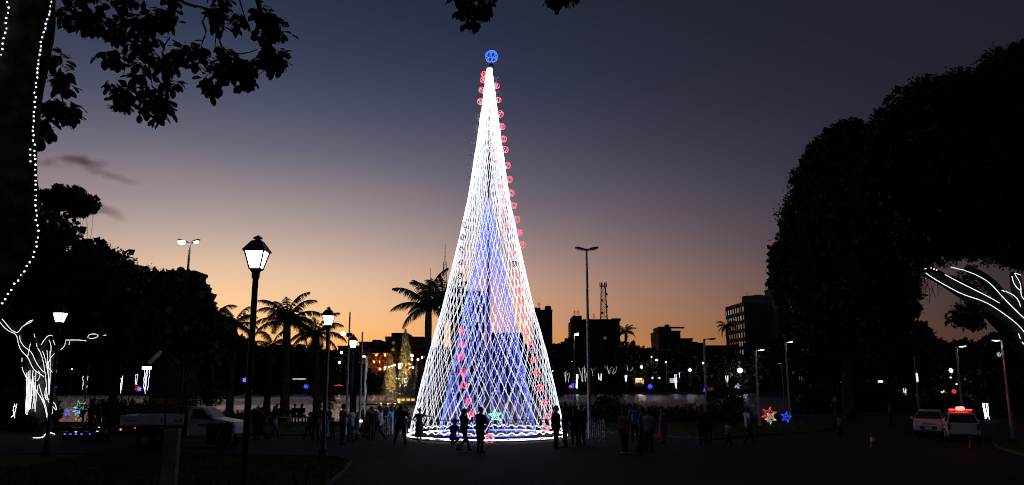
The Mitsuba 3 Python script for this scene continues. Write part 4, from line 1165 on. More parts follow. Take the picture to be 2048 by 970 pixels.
# ------------------------------------------------------------------ far lamps and light decorations
def far_lamp(label, x, y, Y, col, r=.30, foot=778):
    t = thing('park_lamp', label, 'park lamp')
    p = at(x, y, Y)
    z0 = max(float(height(p[0], Y)), LAKE)
    obj('pole', tube([[p[0], Y, z0 - .1], [p[0], Y, p[2] - r]], .09, 6), 'm_steel', t)
    obj('globe', ball(1.25 * r, p), 'm_lamp', t, glow=tuple((.8 if max(col) >= 18 and r > .38 else 1) * c_ for c_ in col), weight=6 if r > .4 else .6)


W9, O9 = (24, 24, 25), (24, 10, 3)
for lb, x, y, col, r in (
        ('white park lamp above the glowing kiosk across the lagoon', 1283, 734, W9, .42), ('bluish white park lamp right of the pale light columns across the lagoon', 1380, 740, (18, 20, 26), .45), ('brightest white park lamp across the lagoon below the hotel', 1480, 741, W9, .85),
        ('warm lamp below the small pale building across the lagoon', 1313, 720, (22, 16, 9), .33), ('small warm lamp left of the warm lamp below the pale building', 1303, 714, (6, 4, 2), .22), ('orange lamp across the lagoon behind the unlit street light', 1407, 726, (24, 11, 8), .34),
        ('orange lamp left of the upper floodlight by the flag pole', 683, 705, (24, 12, 8), .42), ('white park lamp under the orange lamp near the flag pole', 679, 725, W9, .34), ('orange lamp at the top right of the fountain jet', 824, 711, (24, 15, 6), .46), ('orange lamp just below the top right fountain lamp', 824, 719, (16, 9, 4), .3),
        ('orange lamp farther right of the fountain jet', 836, 719, (24, 15, 8), .36), ('white lamp rightmost in the cluster right of the fountain jet', 844, 715, (9, 9, 8), .32), ('warm lamp between the two main fountain jets, upper', 799, 729, (24, 17, 9), .38), ('warm lamp between the two main fountain jets, lower', 799, 735, (24, 19, 13), .40),
        ('orange lamp left of the two between the fountain jets', 789, 730, (22, 13, 6), .32), ('orange lamp second from left behind the small fountain jet', 778, 734, (20, 11, 5), .26), ('orange lamp leftmost behind the small fountain jet', 770, 735, (24, 15, 8), .34), ('orange lamp third from left behind the small fountain jet', 784, 732, (20, 12, 5), .26),
        ('small orange lamp right of the tall fountain jet, lower row', 820, 729, (14, 7, 3), .2), ('small red lamp right of the tall fountain jet, lowest', 820, 735, (16, 5, 2), .22), ('small warm lamp beside the lowest red lamp', 826, 735, (18, 12, 7), .25), ('small white lamp low between the jets, left one', 793, 757, (8, 7, 5), .2), ('small white lamp low between the jets, right one', 798, 757, (8, 7, 5), .18), ('dim orange lamp high behind the tall jet', 804, 727, (8, 4, 2), .2),
        ('tiny white lamp across the lagoon right of the light tree', 1105, 742, (10, 10, 10), .2), ('tiny white lamp left of the single lit street light', 1144, 723, (7, 7, 7), .2), ('small white lamp left of the pale columns across the lagoon', 1319, 756, (10, 10, 10), .2), ('small white lamp farther left across the lagoon', 1305, 756, (11, 11, 11), .2), ('small white lamp above the red block across the lagoon', 1332, 724, (4, 4, 4), .2),
        ('bright white park lamp behind the police car', 1902, 741, W9, .62), ('small white lamp left of the bright one behind the police car', 1868, 750, (14, 14, 13), .26), ('small white lamp above the white hatchback', 1846, 746, (16, 16, 15), .28), ('small white lamp beside the dark street light', 1824, 743, (10, 10, 10), .24), ('small white lamp below the bright one behind the police car', 1901, 755, (8, 8, 8), .2), ('small white lamp on the lit pole behind the police car', 1913, 768, (10, 10, 9), .2),
        ('small white lamp left of the glowing ring at far right', 1979, 711, (8, 8, 8), .24), ('small lamp among the trees at left of the star decorations', 144, 738, (6, 6, 6), .22), ('dim warm lamp in the trees behind the truck', 245, 687, (2, 2, 2), .2)):
    far_lamp(lb, x, y, 330, col, r)


def column(label, x, y0, y1, Y, n=3, w=.5, col=(1.6, 1.7, 1.75), cap=False, group=None, lean=0.0, t_=.09):
    t = thing('light_column', label, 'light column', group)
    a0, b0 = at(x, y1, Y), at(x, y0, Y)
    obj('post', tube([[a0[0], Y + .2, a0[2] - .4], [a0[0], Y + .2, b0[2]]], .06, 5), 'm_iron', t)
    r = np.random.default_rng(int(x))
    for k in range(n):
        dx = (k - (n - 1) / 2) * w / max(n - 1, 1)
        z = np.linspace(a0[2] + r.uniform(0, .25) * (b0[2] - a0[2]), b0[2], 9)
        pts = np.c_[a0[0] + dx * np.linspace(.6, 1, 9) + lean * np.linspace(-.5, .5, 9) + r.normal(0, .03, 9), z * 0 + Y + r.normal(0, .1), z]
        obj('light_strip', tube(pts, t_, 4), 'm_lamp', t, glow=tuple(c_ * r.uniform(.7, 1.2) for c_ in col))
    if cap:
        obj('cap', box((w * 1.6, .3, .35), (a0[0], Y, b0[2] + .1), bevel=.08), 'm_lamp', t, glow=tuple(1.6 * c_ for c_ in col))


for lb, x, y0, y1, Y, n, w, cap in (
        ('tall bright light column with a glowing cap behind the truck bed', 289, 738, 792, 75, 4, .55, True), ('narrow light column left of the capped one', 241, 745, 790, 78, 2, .12, False), ('short light column tilted beside the red and blue glow', 273, 748, 771, 90, 2, .3, False), ('three short light strips above the truck headboard, left one', 317, 775, 794, 76, 1, .1, False),
        ('three short light strips above the truck headboard, middle one', 322, 776, 794, 76, 1, .1, False), ('three short light strips above the truck headboard, right one', 327, 775, 794, 76, 1, .1, False), ('pale light column right of the rope lit tree', 168, 752, 781, 80, 2, .3, False), ('bright light column at the far left beside the rope lit tree', 26, 808, 838, 46, 2, .10, False),
        ('light column with a flat cap at the left edge of the light tree', 857, 714, 755, 320, 4, 2.6, True), ('white light column seen through the tall fountain jet', 807, 756, 770, 330, 2, 1.0, False), ('bright light column beside the single lit street light across the lagoon', 1153, 748, 777, 325, 3, 1.4, False), ('light column right of the tall three headed pole', 1200, 747, 762, 330, 2, 1.2, False),
        ('thin light column left of the glowing kiosk', 1252, 750, 763, 330, 2, .8, False), ('tall thin light column below the pavilion tower', 1352, 748, 780, 325, 2, .6, False), ('short light column above the little white sign', 1359, 745, 756, 330, 1, .3, False), ('light column below the left edge of the hotel', 1455, 751, 780, 325, 2, .9, False),
        ('pale light column under the big right tree', 1685, 760, 776, 320, 3, 1.1, False), ('short pale light column right of the one under the big tree', 1705, 760, 772, 322, 2, 1.0, False), ('small light column left of the dark street light', 1810, 777, 788, 320, 2, .9, False), ('tall white light column right of the police car', 1973, 806, 842, 62, 5, .32, False)):
    column(lb, x, y0, y1, Y, n, w, (.45, .48, .5) if x == 857 else (1.6, 1.7, 1.75), cap, t_=.028 if Y < 120 else .13)
column('thin greenish light column right of the shorter flag pole', 729, 713, 842, gy + .3, 5, .16, (.05, .065, .06), t_=.012)
p = at(728, 713, gy + .3); whole('post_cap_lamp', box((.17, .15, .1), p, bevel=.02), 'm_lamp', 'glowing cap on the thin greenish column by the flag pole', 'lamp', glow=(1.5, 1.6, 1.6))
p = at(722, 842, gy - .5); whole('ground_lamp', box((.16, .12, .13), p, bevel=.02), 'm_lamp', 'small square white lamp near the ground by the flag pole', 'lamp', glow=(1.6, 1.6, 1.6))
# wire stars
def star(label, c, R, col, seed, n=6, t=.010, inner=.42, tilt=.3):
    r1 = np.random.default_rng(seed)
    k = thing('star_light', label, 'star light')
    obj('outline', star_lines(R, R * inner, n, np.asarray(c, float), tilt, seed, t, R * .25), 'm_lamp', k, glow=col)
    obj('stand', tube([np.asarray(c) + [0, .1, 0], np.asarray([c[0], c[1] + .1, float(height(c[0], c[1]))])], .02, 5), 'm_iron', k)


q = ground(1540, 852); SY = q[1]
star('big red wire star standing behind the green one by the right lawn', at(1538, 829, SY + .5), .58, (1.6, .05, .05), 1)
star('green and white wire star in front of the red one', at(1541, 836, SY - .2), .44, (.28, .95, .55), 2, n=5, tilt=.9)
star('blue wire star right of the red and green stars', at(1572, 834, SY), .40, (.05, .10, 1.9), 3, n=5, tilt=.1)
q = ground(155, 852); SY = q[1]
star('cyan wire star in the middle of the left decorations', at(155, 821, SY), .33, (.1, .7, 1.6), 4, tilt=.2)
star('green wire star leaning behind the cyan one at left', at(160, 814, SY + .4), .46, (.15, .8, .3), 5, n=5, tilt=.7)
star('blue wire star left of the cyan one', at(134, 824, SY), .26, (.12, .12, 1.5), 6, n=5, tilt=.5)
star('small orange and white wire star below the cyan one at left', at(157, 836, SY - .3), .24, (1.0, .45, .15), 7, n=4, tilt=.3)
for lb, x, y, Y, R, col in (('small blue wire star across the lagoon beside the lit street light', 1147, 771, 320, 1.2, (.1, .12, 1.6)), ('small red wire star across the lagoon left of the blue one', 1141, 773, 321, .8, (1.0, .1, .1)), ('small blue wire star right of the glowing kiosk', 1300, 773, 320, 1.1, (.1, .15, 1.8)), ('blue wire star across the lagoon at the unlit street light', 1412, 781, 320, 1.3, (.08, .12, 2)), ('dim red wire star right of the blue one at the unlit street light', 1421, 778, 321, 1.1, (.5, .02, .04)),
                            ('pale blue wire star below the brightest park lamp', 1475, 773, 322, 1.3, (.6, .8, 1.1)), ('white wire snowflake above the white hatchback', 1887, 787, 200, .8, (1.2, 1.2, 1.1)), ('violet blue wire ball beside the white snowflake', 1893, 791, 199, .45, (.3, .35, 1.8)), ('red wire star right of the white snowflake', 1908, 783, 200, .7, (.8, .03, .03)), ('blue wire star among the trees under the left lantern', 108, 775, 75, .28, (.1, .15, 1.4)),
                            ('red wire star behind the truck bed', 275, 777, 85, .34, (.6, .03, .04)), ('violet blue wire star behind the truck bed', 279, 778, 84, .26, (.3, .3, 1.8)), ('blue white wire star across the lagoon left of the nearest lantern post', 489, 760, 330, 1.1, (.3, .4, 1.6)), ('blue wire star across the lagoon by the second palm', 612, 773, 330, 1.2, (.08, .15, 1.4)), ('tiny blue wire star low on the far shore left', 452, 781, 322, .6, (.1, .12, 1.6)), ('red wire arc of lights under the big right tree', 1706, 780, 300, 1.6, (.7, .02, .02)), ('blue wire star right of the lit branches under the big tree', 1641, 774, 300, .7, (.12, .15, 1.4)),
                            ('glowing yellow green wire ring on the far right trees', 1998, 709, 90, .32, (.45, .5, .22))):
    star(lb, at(x, y, Y), R, col, int(x), t=.015 if Y < 120 else .055)
# rope lit trees across the lagoon
def lit_twigs(label, x, y0, y1, w, Y, n, seed, g=.7):
    t = thing('lit_tree', label, 'tree')
    r = np.random.default_rng(seed)
    b0 = at(x, y1, Y)
    obj('trunk', tube(np.array([b0 - [0, 0, 1], at(x, (y0 + y1) / 2, Y)]), [.5, .3], 7), 'm_bark', t)
    for k in range(n):
        xx_ = x + w * (k / max(n - 1, 1) - .5)
        p = spline([at(x + (xx_ - x) * .35, y1, Y), at(x + (xx_ - x) * .6 + r.normal(0, 1.5), (y0 + y1) / 2, Y), at(xx_ + r.normal(0, 1.5), y0 + r.uniform(0, .25) * (y1 - y0), Y)], 8)
        obj('light_rope', tube(p, .10, 4), 'm_lamp', t, glow=(g, g, g))
    c = np.array([at(x + r.normal(0, w * .5), y0 - 6 + r.normal(0, 5), Y + r.normal(0, 1.5)) for _ in range(14)])
    obj('crown', clump_leaves(c, np.full(14, 2.2), 50, .9, seed), 'm_leaf', t)


for lb, x, y0, y1, w, n, g in (('rope lit tree shaped like a V across the lagoon', 1134, 738, 765, 14, 4, .5), ('rope lit tree left of the tall three headed pole', 1168, 728, 764, 20, 5, .55), ('rope lit tree right of the tall three headed pole', 1187, 731, 752, 12, 3, .5), ('faint rope lit tree far right of the three headed pole', 1222, 731, 748, 26, 5, .35), ('faint rope lit branches left of the glowing kiosk', 1258, 729, 742, 18, 3, .4), ('rope lit branches under the big right tree', 1600, 735, 760, 36, 4, .6), ('faint rope lit twigs right of the police car', 1936, 755, 772, 16, 3, .4)):
    lit_twigs(lb, x, y0, y1, w, 322, n, int(x), g)
# glowing kiosk, lit canopy, tail lights, signs across the lagoon
gk = thing('glowing_kiosk', 'small kiosk glowing warm from its open front across the lagoon', 'kiosk')
a0, b0 = at(1270, 773, 326), at(1288, 757, 326)
wk, hk = b0[0] - a0[0], b0[2] - a0[2]
obj('wall', cat([box((wk, .2, hk), ((a0[0] + b0[0]) / 2, 328.5, a0[2] + hk / 2)), box((.25, 2.6, hk), (a0[0], 327.2, a0[2] + hk / 2)), box((.25, 2.6, hk), (b0[0], 327.2, a0[2] + hk / 2)), box((wk, .2, hk * .35), ((a0[0] + b0[0]) / 2, 326, a0[2] + hk * .17))]), 'm_wall_pale', gk)
obj('roof', box((wk + .8, 3.4, .25), ((a0[0] + b0[0]) / 2, 327.2, a0[2] + hk + .12)), 'm_wall_pale', gk)
obj('lamp', box((wk * .6, .4, .15), ((a0[0] + b0[0]) / 2, 326.6, a0[2] + hk - .12)), 'm_lamp', gk, glow=(30, 18, 8), weight=8)
obj('counter', box((wk * .7, .5, 1.0), ((a0[0] + b0[0]) / 2, 326.9, a0[2] + hk * .3)), 'm_wall_red', gk)
cp = thing('shelter', 'long low shelter with a white lit edge on the far shore behind the palms', 'shelter')
a0, b0 = at(585, 758, 330), at(611, 758, 330)
obj('roof', box((b0[0] - a0[0], 3, .25), ((a0[0] + b0[0]) / 2, 332, a0[2] + .3)), 'm_wall_grey', cp)
obj('light_strip', box((b0[0] - a0[0], .12, .3), ((a0[0] + b0[0]) / 2, 330.3, a0[2])), 'm_lamp', cp, glow=(.9, .9, .8))
for k in range(3):
    obj('column', tube([[a0[0] + (b0[0] - a0[0]) * k / 2, 331.5, a0[2] - 2.6], [a0[0] + (b0[0] - a0[0]) * k / 2, 331.5, a0[2] + .2]], .1, 6), 'm_steel', cp)
for i, (x, y) in enumerate(((671, 771), (677, 770), (683, 771))):
    whole('tail_light', box((.9, .2, .35), at(x, y, 328), bevel=.08), 'm_lamp', ('leftmost', 'middle', 'rightmost')[i] + ' red tail light of three on the far shore left of the flag poles', 'tail light', 'red tail lights on the far shore', glow=(1.5, .04, .05))
p = at(1347, 761, 326); whole('board_sign', box((3.0, .15, 2.0), p), 'm_lamp', 'small white glowing board left of the tall thin light column across the lagoon', 'sign', glow=(.35, .35, .33))
p = at(1761, 763, 150); wl2 = thing('wall_lamp', 'flat warm lamp under the big right tree', 'lamp')
obj('hood', box((1.1, .4, .12), p + [0, .1, .22]), 'm_iron', wl2); obj('lens', box((.9, .3, .26), p, bevel=.08), 'm_lamp', wl2, glow=(4, 3.8, 3.0)); obj('pole', tube([[p[0], p[1] + .3, -1.9], p + [0, .3, .2]], .06, 6), 'm_iron', wl2)
p = at(1670, 804, 72); ts = thing('warning_sign', 'yellowish triangular warning sign on a thin post under the right trees', 'sign')
m = extrude([(-.30, 0), (.30, 0), (0, .56)], .02); rot(m, 90, (1, 0, 0)); obj('plate', place(m, p + [0, 0, .02]), 'm_yellow', ts); obj('post', tube([[p[0], p[1] + .05, float(height(p[0], 72)) - 1.4], p + [0, .05, .3]], .03, 6), 'm_steel', ts)

# ------------------------------------------------------------------ shrubs along the near shore
def shrub(label, x, ybot, ytop, w, seed, group=None, spiky=False, Y=None):
    p = ground(x, ybot)
    if Y:
        p = np.array([at(x, ybot, Y)[0], Y, at(x, ybot, Y)[2]])
    h_ = at(x, ytop, p[1])[2] - p[2]
    ww = w / FOC * p[1]
    r = np.random.default_rng(seed)
    t = thing('shrub', label, 'shrub', group)
    c = p + np.c_[r.normal(0, ww * .32, 12), r.normal(0, .4, 12), r.uniform(.15, .85, 12) * h_]
    if spiky:
        n = 60
        b0 = p + np.c_[r.normal(0, ww * .3, n), r.normal(0, .3, n), r.uniform(0, .3, n) * h_]
        obj('leaves', leaves(b0, h_ * .85, np.c_[r.normal(0, .6, n), r.normal(0, .4, n), np.full(n, 1.0)], seed, -.2, .13), 'm_leaf', t)
    obj('foliage', clump_leaves(c, np.full(12, max(ww * .22, .3)), 60, .22, seed), 'm_leaf', t)
    obj('stem', tube([p - [0, 0, .2], p + [0, 0, h_ * .6]], .03, 5), 'm_bark', t)


sh_ = np.random.default_rng(5)
SHR = [(x, 846 + sh_.uniform(-3, 3), 822 + sh_.uniform(-5, 6), 34) for x in (735, 752, 770, 786, 470, 500, 530, 430, 410)] + [(x, 850 + sh_.uniform(-3, 3), 803 + sh_.uniform(-6, 8), 40) for x in (206, 226, 246, 266, 286, 306, 326, 346)] + [(x, 842 + sh_.uniform(-4, 3), 812 + sh_.uniform(-9, 7), 46) for x in range(1110, 1480, 26)]
for i, (x, yb, yt, w) in enumerate(SHR):
    left = x < 1000
    shrub((f'low leafy shrub on the left bank, {ORD[i]} planted from the flag poles' if i < 9 else f'tall shrub behind the flatbed truck, {ORD[i - 9]} from the left') if left else f'leafy shrub on the right bank, {ORD[i - 17]} from the light tree', x, yb, yt, w, 200 + i, 'shrubs on the left bank' if left else 'shrubs on the right bank', spiky=(i % 3 == 0))
shrub('bushy shrub at the left foot of the red kiosk', 304, 868, 796, 52, 301)
shrub('bushy shrub at the right foot of the red kiosk', 336, 868, 790, 56, 302)
tree_('young_tree', 'young thin tree before the lagoon left of the lit street light at right', [(1415, 800), (1425, 770), (1450, 762), (1475, 775), (1482, 800), (1470, 822), (1440, 826), (1420, 818)], 57, .9, 40, .45, 60, .2, 1448, .05, seed=66, core=False)
tree_('young_tree', 'bushy small tree right of the tall three headed pole', [(1192, 830), (1196, 800), (1215, 790), (1240, 800), (1246, 828), (1225, 842), (1200, 842)], 66, .9, 46, .5, 70, .2, 1218, .06, seed=67, core=False)
tree_('young_tree', 'thin young tree behind the flatbed truck before the lagoon', [(398, 780), (420, 764), (450, 776), (452, 800), (420, 808), (400, 800)], 57, .7, 26, .4, 50, .2, 416, .05, seed=68, core=False)
tree_('dark_tree', 'dark shrubby tree hiding the lagoon right of the wire stars', [(1590, 800), (1640, 770), (1700, 770), (1760, 780), (1800, 800), (1830, 830), (1760, 845), (1660, 842), (1600, 835)], 92, 3, 90, 1.1, 80, .3, 1700, .2, seed=69)
tree_('dark_tree', 'dark shrubby tree hiding the lagoon behind the parked cars', [(1800, 800), (1880, 800), (1990, 800), (2090, 790), (2100, 850), (1960, 850), (1820, 845)], 84, 3, 110, 1.1, 80, .3, 1930, .2, seed=70)
tree_('dark_tree', 'dark shrubby tree hiding the lagoon at the left behind the star decorations', [(-40, 790), (60, 786), (92, 792), (100, 850), (60, 862), (-40, 862)], 50, 2, 80, .8, 80, .25, 60, .2, seed=71)

# ------------------------------------------------------------------ people
def sph(p, r, n=10):
    return m3.Manifold.sphere(r, n).translate([float(x) for x in p])


def bone(p, r, q, s, n=10):
    return m3.Manifold.batch_hull([sph(p, r, n), sph(q, s, n)])


def mesh_of(parts):
    m = m3.Manifold.batch_boolean(parts, m3.OpType.Add).to_mesh()
    return trimesh.Trimesh(m.vert_properties[:, :3], m.tri_verts, process=False)


def unit(v):
    v = np.asarray(v, float)
    return v / np.linalg.norm(v)


def person(label, loc, H, face, top='black', bottom='denim', legs='stand', arm_l=None, arm_r=None, hair='short', shoes='m_shoe', skirt=None, head_turn=0.0, build=1.12, group=None, cap=None, sleeves='short', phone=False, bag=None):
    """Local frame: x to the right of the figure, y ahead of it, z up. face = degrees counter-clockwise from looking away from the camera."""
    t = thing('person', label, 'person', group)
    s = H / 1.72
    hip_z, lean = .92, np.zeros(3)
    V = lambda x, y, z: np.array([x, y, z], float)
    if legs == 'stand':
        kn = {-1: V(-.11, .02, .49), 1: V(.11, .02, .49)}; an = {-1: V(-.13, -.02, .09), 1: V(.13, -.02, .09)}
    elif legs == 'apart':
        kn = {-1: V(-.17, .02, .48), 1: V(.17, .02, .48)}; an = {-1: V(-.24, -.02, .09), 1: V(.24, -.02, .09)}; hip_z = .90
    elif legs == 'close':
        kn = {-1: V(-.08, .02, .49), 1: V(.08, .03, .49)}; an = {-1: V(-.07, -.02, .09), 1: V(.08, .0, .09)}
    elif legs == 'walk':
        kn = {-1: V(-.09, .20, .50), 1: V(.09, .02, .48)}; an = {-1: V(-.09, .30, .11), 1: V(.09, -.32, .14)}; hip_z = .89
    elif legs == 'crouch':
        kn = {-1: V(-.15, .36, .48), 1: V(.15, .30, .30)}; an = {-1: V(-.13, .16, .09), 1: V(.13, -.05, .10)}; hip_z = .36; lean = V(0, .16, 0)
    else:
        kn = {-1: V(-.12, .40, .50), 1: V(.12, .40, .50)}; an = {-1: V(-.12, .42, .09), 1: V(.12, .44, .09)}; hip_z = .50; lean = V(0, .05, 0)
    hp = {k: V(.095 * k, 0, hip_z) for k in (-1, 1)}
    pel = V(0, 0, hip_z + .04)
    waist, chest, neck = pel + V(0, .0, .14) + lean * .35, pel + V(0, 0, .36) + lean * .8, pel + V(0, 0, .53) + lean
    head = neck + V(0, .035, .165)
    sh = {k: neck + V(.178 * k * build, -.01, -.065) for k in (-1, 1)}
    A = {-1: arm_l or ((-.12, .03, -1), (.02, .25, -1)), 1: arm_r or ((.12, .03, -1), (-.02, .25, -1))}
    el = {k: sh[k] + unit(A[k][0]) * .29 for k in A}
    wr = {k: el[k] + unit(A[k][1]) * .25 for k in A}
    b = build
    bd = [bone(pel, .125 * b, waist, .11 * b), bone(waist, .11 * b, chest, .125 * b), m3.Manifold.batch_hull([sph(sh[-1], .055), sph(sh[1], .055), sph(chest, .11 * b), sph(neck, .05)]), bone(neck - V(0, 0, .02), .058, head - V(0, .02, .06), .052)]
    sk = m3.Manifold.batch_hull([sph(head + V(0, -.015, .035), .094, 14), sph(head + V(0, .02, -.06), .058, 12), sph(head + V(0, .055, -.085), .028), sph(head + V(0, .05, .03), .062)])
    bd += [sk, bone(head + V(0, .10, -.005), .012, head + V(0, .118, -.035), .016, 8), bone(head + V(-.025, .097, -.068), .010, head + V(.025, .097, -.068), .010, 8)]
    bd += [sph(head + V(.032 * k, .092, .012), .013, 8) for k in (-1, 1)] + [bone(head + V(.088 * k, -.005, .01), .018, head + V(.09 * k, -.005, -.03), .012, 8) for k in (-1, 1)]
    for k in (-1, 1):
        bd += [bone(hp[k], .082 * b, kn[k], .055), bone(kn[k], .054, kn[k] * .6 + an[k] * .4 + V(0, -.012, 0), .052), bone(kn[k] * .6 + an[k] * .4 + V(0, -.012, 0), .052, an[k], .036),
               bone(an[k] + V(0, -.03, -.045), .038, an[k] + V(0, .13, -.06), .028), bone(sh[k], .05, el[k], .040), bone(el[k], .038, wr[k], .026)]
        d = unit(A[k][1]); side = unit(np.cross(d, V(0, 1, .3)) + 1e-6); nn = np.cross(side, d)
        pc = wr[k] + d * .055
        bd.append(m3.Manifold.batch_hull([sph(wr[k], .024, 8), sph(pc + side * .030, .016, 8), sph(pc - side * .030, .016, 8), sph(pc + d * .02, .016, 8)]))
        for f in range(4):
            r0 = pc + side * (.030 - .020 * f) + d * .015
            Lf = (.032, .038, .036, .028)[f]
            r1_ = r0 + d * Lf + nn * .010
            bd += [bone(r0, .0095, r1_, .0085, 6), bone(r1_, .0085, r1_ + d * Lf * .6 + nn * .022, .007, 6)]
        th = wr[k] + d * .025 + side * .030
        bd += [bone(th, .012, th + side * .028 + d * .025, .010, 6), bone(th + side * .028 + d * .025, .010, th + side * .036 + d * .050 + nn * .008, .008, 6)]
    P_ = lambda m: place(trimesh.Trimesh(m.vertices * s, m.faces, process=False), loc, math.radians(face))
    obj('body', P_(mesh_of(bd)), 'm_skin', t, smooth=40)
    g = .022
    shirt = [m3.Manifold.batch_hull([sph(sh[-1], .062 + g * .5), sph(sh[1], .062 + g * .5), sph(chest, .125 * b + g), sph(neck - V(0, 0, .045), .06)]), bone(chest, .125 * b + g, waist, .115 * b + g), bone(waist, .115 * b + g, pel - V(0, 0, .03), .135 * b + g)]
    for k in (-1, 1):
        if sleeves == 'long':
            shirt += [bone(sh[k], .062, el[k], .052), bone(el[k], .052, wr[k], .036)]
        elif sleeves == 'short':
            shirt += [bone(sh[k], .066, sh[k] * .35 + el[k] * .65, .058)]
    obj('shirt', P_(mesh_of(shirt)), 'm_cloth_' + top, t, smooth=40)
    if skirt:
        z1 = max(skirt, .2)
        prof = [(.150 * b, hip_z + .16), (.19 * b, hip_z), (.22, (hip_z + z1) / 2), (.25, z1), (.235, z1)]
        obj('skirt', P_(lathe(prof, 16)), 'm_cloth_' + bottom, t, smooth=40)
    else:
        tr = [m3.Manifold.batch_hull([sph(hp[-1], .10 * b + .008), sph(hp[1], .10 * b + .008), sph(pel, .125 * b + .008)])]
        for k in (-1, 1):
            tr += [bone(hp[k], .095 * b, kn[k], .070), bone(kn[k], .070, an[k] + (kn[k] - an[k]) * .05, .056)]
        obj('trousers', P_(mesh_of(tr)), 'm_cloth_' + bottom, t, smooth=40)
    for k in (-1, 1):
        obj('shoe', P_(mesh_of([bone(an[k] + V(0, -.035, -.045), .044, an[k] + V(0, .15, -.055), .034), bone(an[k] + V(0, -.01, -.02), .045, an[k] + V(0, .06, -.05), .040)])), shoes, t, smooth=40)
    hh = head + V(0, -.02, .045)
    if hair == 'short':
        hm = [m3.Manifold.batch_hull([sph(hh, .100, 12), sph(head + V(0, -.06, -.01), .065)]) - m3.Manifold.cube([.3, .2, .3]).translate([-.15, float(head[1]) + .055, float(head[2]) - .26])]
    elif hair == 'long':
        hm = [sph(hh, .104, 12), bone(hh + V(0, -.03, -.02), .10, head + V(0, -.085, -.20), .085), bone(head + V(0, -.085, -.20), .085, head + V(0, -.10, -.36), .06)]
    elif hair == 'bun':
        hm = [sph(hh, .102, 12), sph(head + V(0, -.08, .11), .055)]
    else:
        hm = [sph(hh + V(0, 0, .01), .135, 12)]
    obj('hair', P_(mesh_of(hm)), 'm_hair', t, smooth=40)
    if cap:
        obj('cap', P_(mesh_of([sph(hh + V(0, 0, .012), .108, 12) - m3.Manifold.cube([.4, .4, .3]).translate([-.2, float(hh[1]) - .2, float(hh[2]) - .28]), bone(hh + V(-.05, .08, .02), .012, hh + V(.05, .16, .015), .010)])), 'm_cloth_' + cap, t, smooth=40)
    if phone:
        q = wr[1] + unit(A[1][1]) * .08
        ob = box((.08, .012, .15), (0, 0, 0), bevel=.004); rot(ob, -15, (1, 0, 0))
        w_ = place(trimesh.Trimesh((ob.vertices + q + V(0, .03, .05)) * s, ob.faces, process=False), loc, math.radians(face))
        whole('phone', w_, 'm_black_paint', 'dark phone held up by the ' + label[:1].lower() + ' '.join(label.split()[:9])[1:], 'phone')
    if bag:
        q = V(.24, -.02, hip_z + .02)
        m_ = cat([ball(.13, q, 2, (.55, 1.0, 1.1)), tube(spline([q + V(0, 0, .12), sh[1] + V(-.02, .02, .06), sh[1] + V(-.05, 0, .07)], 6), .012, 4)])
        whole('shoulder_bag', P_(m_), 'm_cloth_' + bag, bag + ' shoulder bag of the ' + ' '.join(label.split()[:8]), 'bag')
    return t


UPR, UPL = ((.35, .45, -1), (-.25, .6, .75)), ((-.35, .45, -1), (.3, .6, .75))
HIPR, HIPL = ((.75, -.15, -1), (-.75, .35, -.55)), ((-.75, -.15, -1), (.75, .35, -.55))
FWD = lambda k: ((.14 * k, .22, -1), (-.40 * k, .9, .40))
G = ground
person('man with legs apart and one elbow out at the left foot of the light tree', G(800, 891), 1.80, 5, 'black', 'navy', 'apart', arm_r=((.55, .1, -1), (.1, .8, -.25)), build=1.28)
person('woman in a long dark dress reaching an arm to the barrier', G(838, 883), 1.52, -15, 'black', 'black', 'close', arm_l=HIPL, arm_r=((1, .25, -.22), (1, .25, -.10)), hair='bun', skirt=.22)
person('small crouching figure with bushy hair before the light tree', G(905, 890), 1.62, -30, 'black', 'black', 'crouch', arm_l=FWD(-1), arm_r=FWD(1), hair='bushy')
person('woman with long hair holding something up before the light tree', G(927, 903), 1.72, -60, 'black', 'navy', 'walk', arm_l=FWD(-1), arm_r=FWD(1), hair='long')
person('man in dark clothes with hands before him standing nearest the light tree', G(960, 905), 1.76, -50, 'black', 'black', 'stand', arm_l=FWD(-1), arm_r=FWD(1), build=1.3)
person('heavy man leftmost of the group right of the light tree', G(1112, 896), 1.74, -75, 'black', 'black', 'stand', build=1.38, arm_l=HIPL)
person('person with folded arms second in the group right of the light tree', G(1131, 895), 1.66, 70, 'navy', 'navy', 'stand', arm_l=FWD(-1), arm_r=HIPR)
person('woman with long hair third in the group right of the light tree', G(1150, 893), 1.58, 20, 'black', 'black', 'stand', hair='long')
person('person in dark red trousers rightmost of the group beside the grey barrier', G(1164, 892), 1.74, 40, 'black', 'red', 'stand', build=1.25)
person('man in an orange patterned shirt and pale shoes', G(1250, 908), 1.70, 30, 'patterned', 'black', 'close', shoes='m_shoe_pale', build=1.18)
person('man in a bright blue shirt seen from behind', G(1270, 884), 1.74, 0, 'blue', 'navy', 'stand')
person('person in dark clothes between the blue and the white shirts', G(1287, 893), 1.66, 120, 'black', 'black', 'stand')
person('person in a whitish shirt with dark trousers right of the blue shirt', G(1299, 905), 1.66, -40, 'pale', 'black', 'stand', hair='short')
person('small dark child crouching before the person in the whitish shirt', G(1285, 909), 1.05, 100, 'black', 'black', 'crouch')
person('woman in a pink and violet flowered dress', G(1327, 886), 1.55, 60, 'floral', 'floral', 'close', skirt=.30, hair='bun')
person('person in dark clothes left of the unlit street light', G(1405, 891), 1.66, 30, 'black', 'black', 'stand')
person('person in dark clothes with hands in pockets by the unlit street light', G(1418, 890), 1.72, -20, 'navy', 'black', 'walk')
person('child in a white shirt on the lawn edge', G(1457, 892), 1.08, -70, 'white', 'black', 'walk', arm_r=FWD(1))
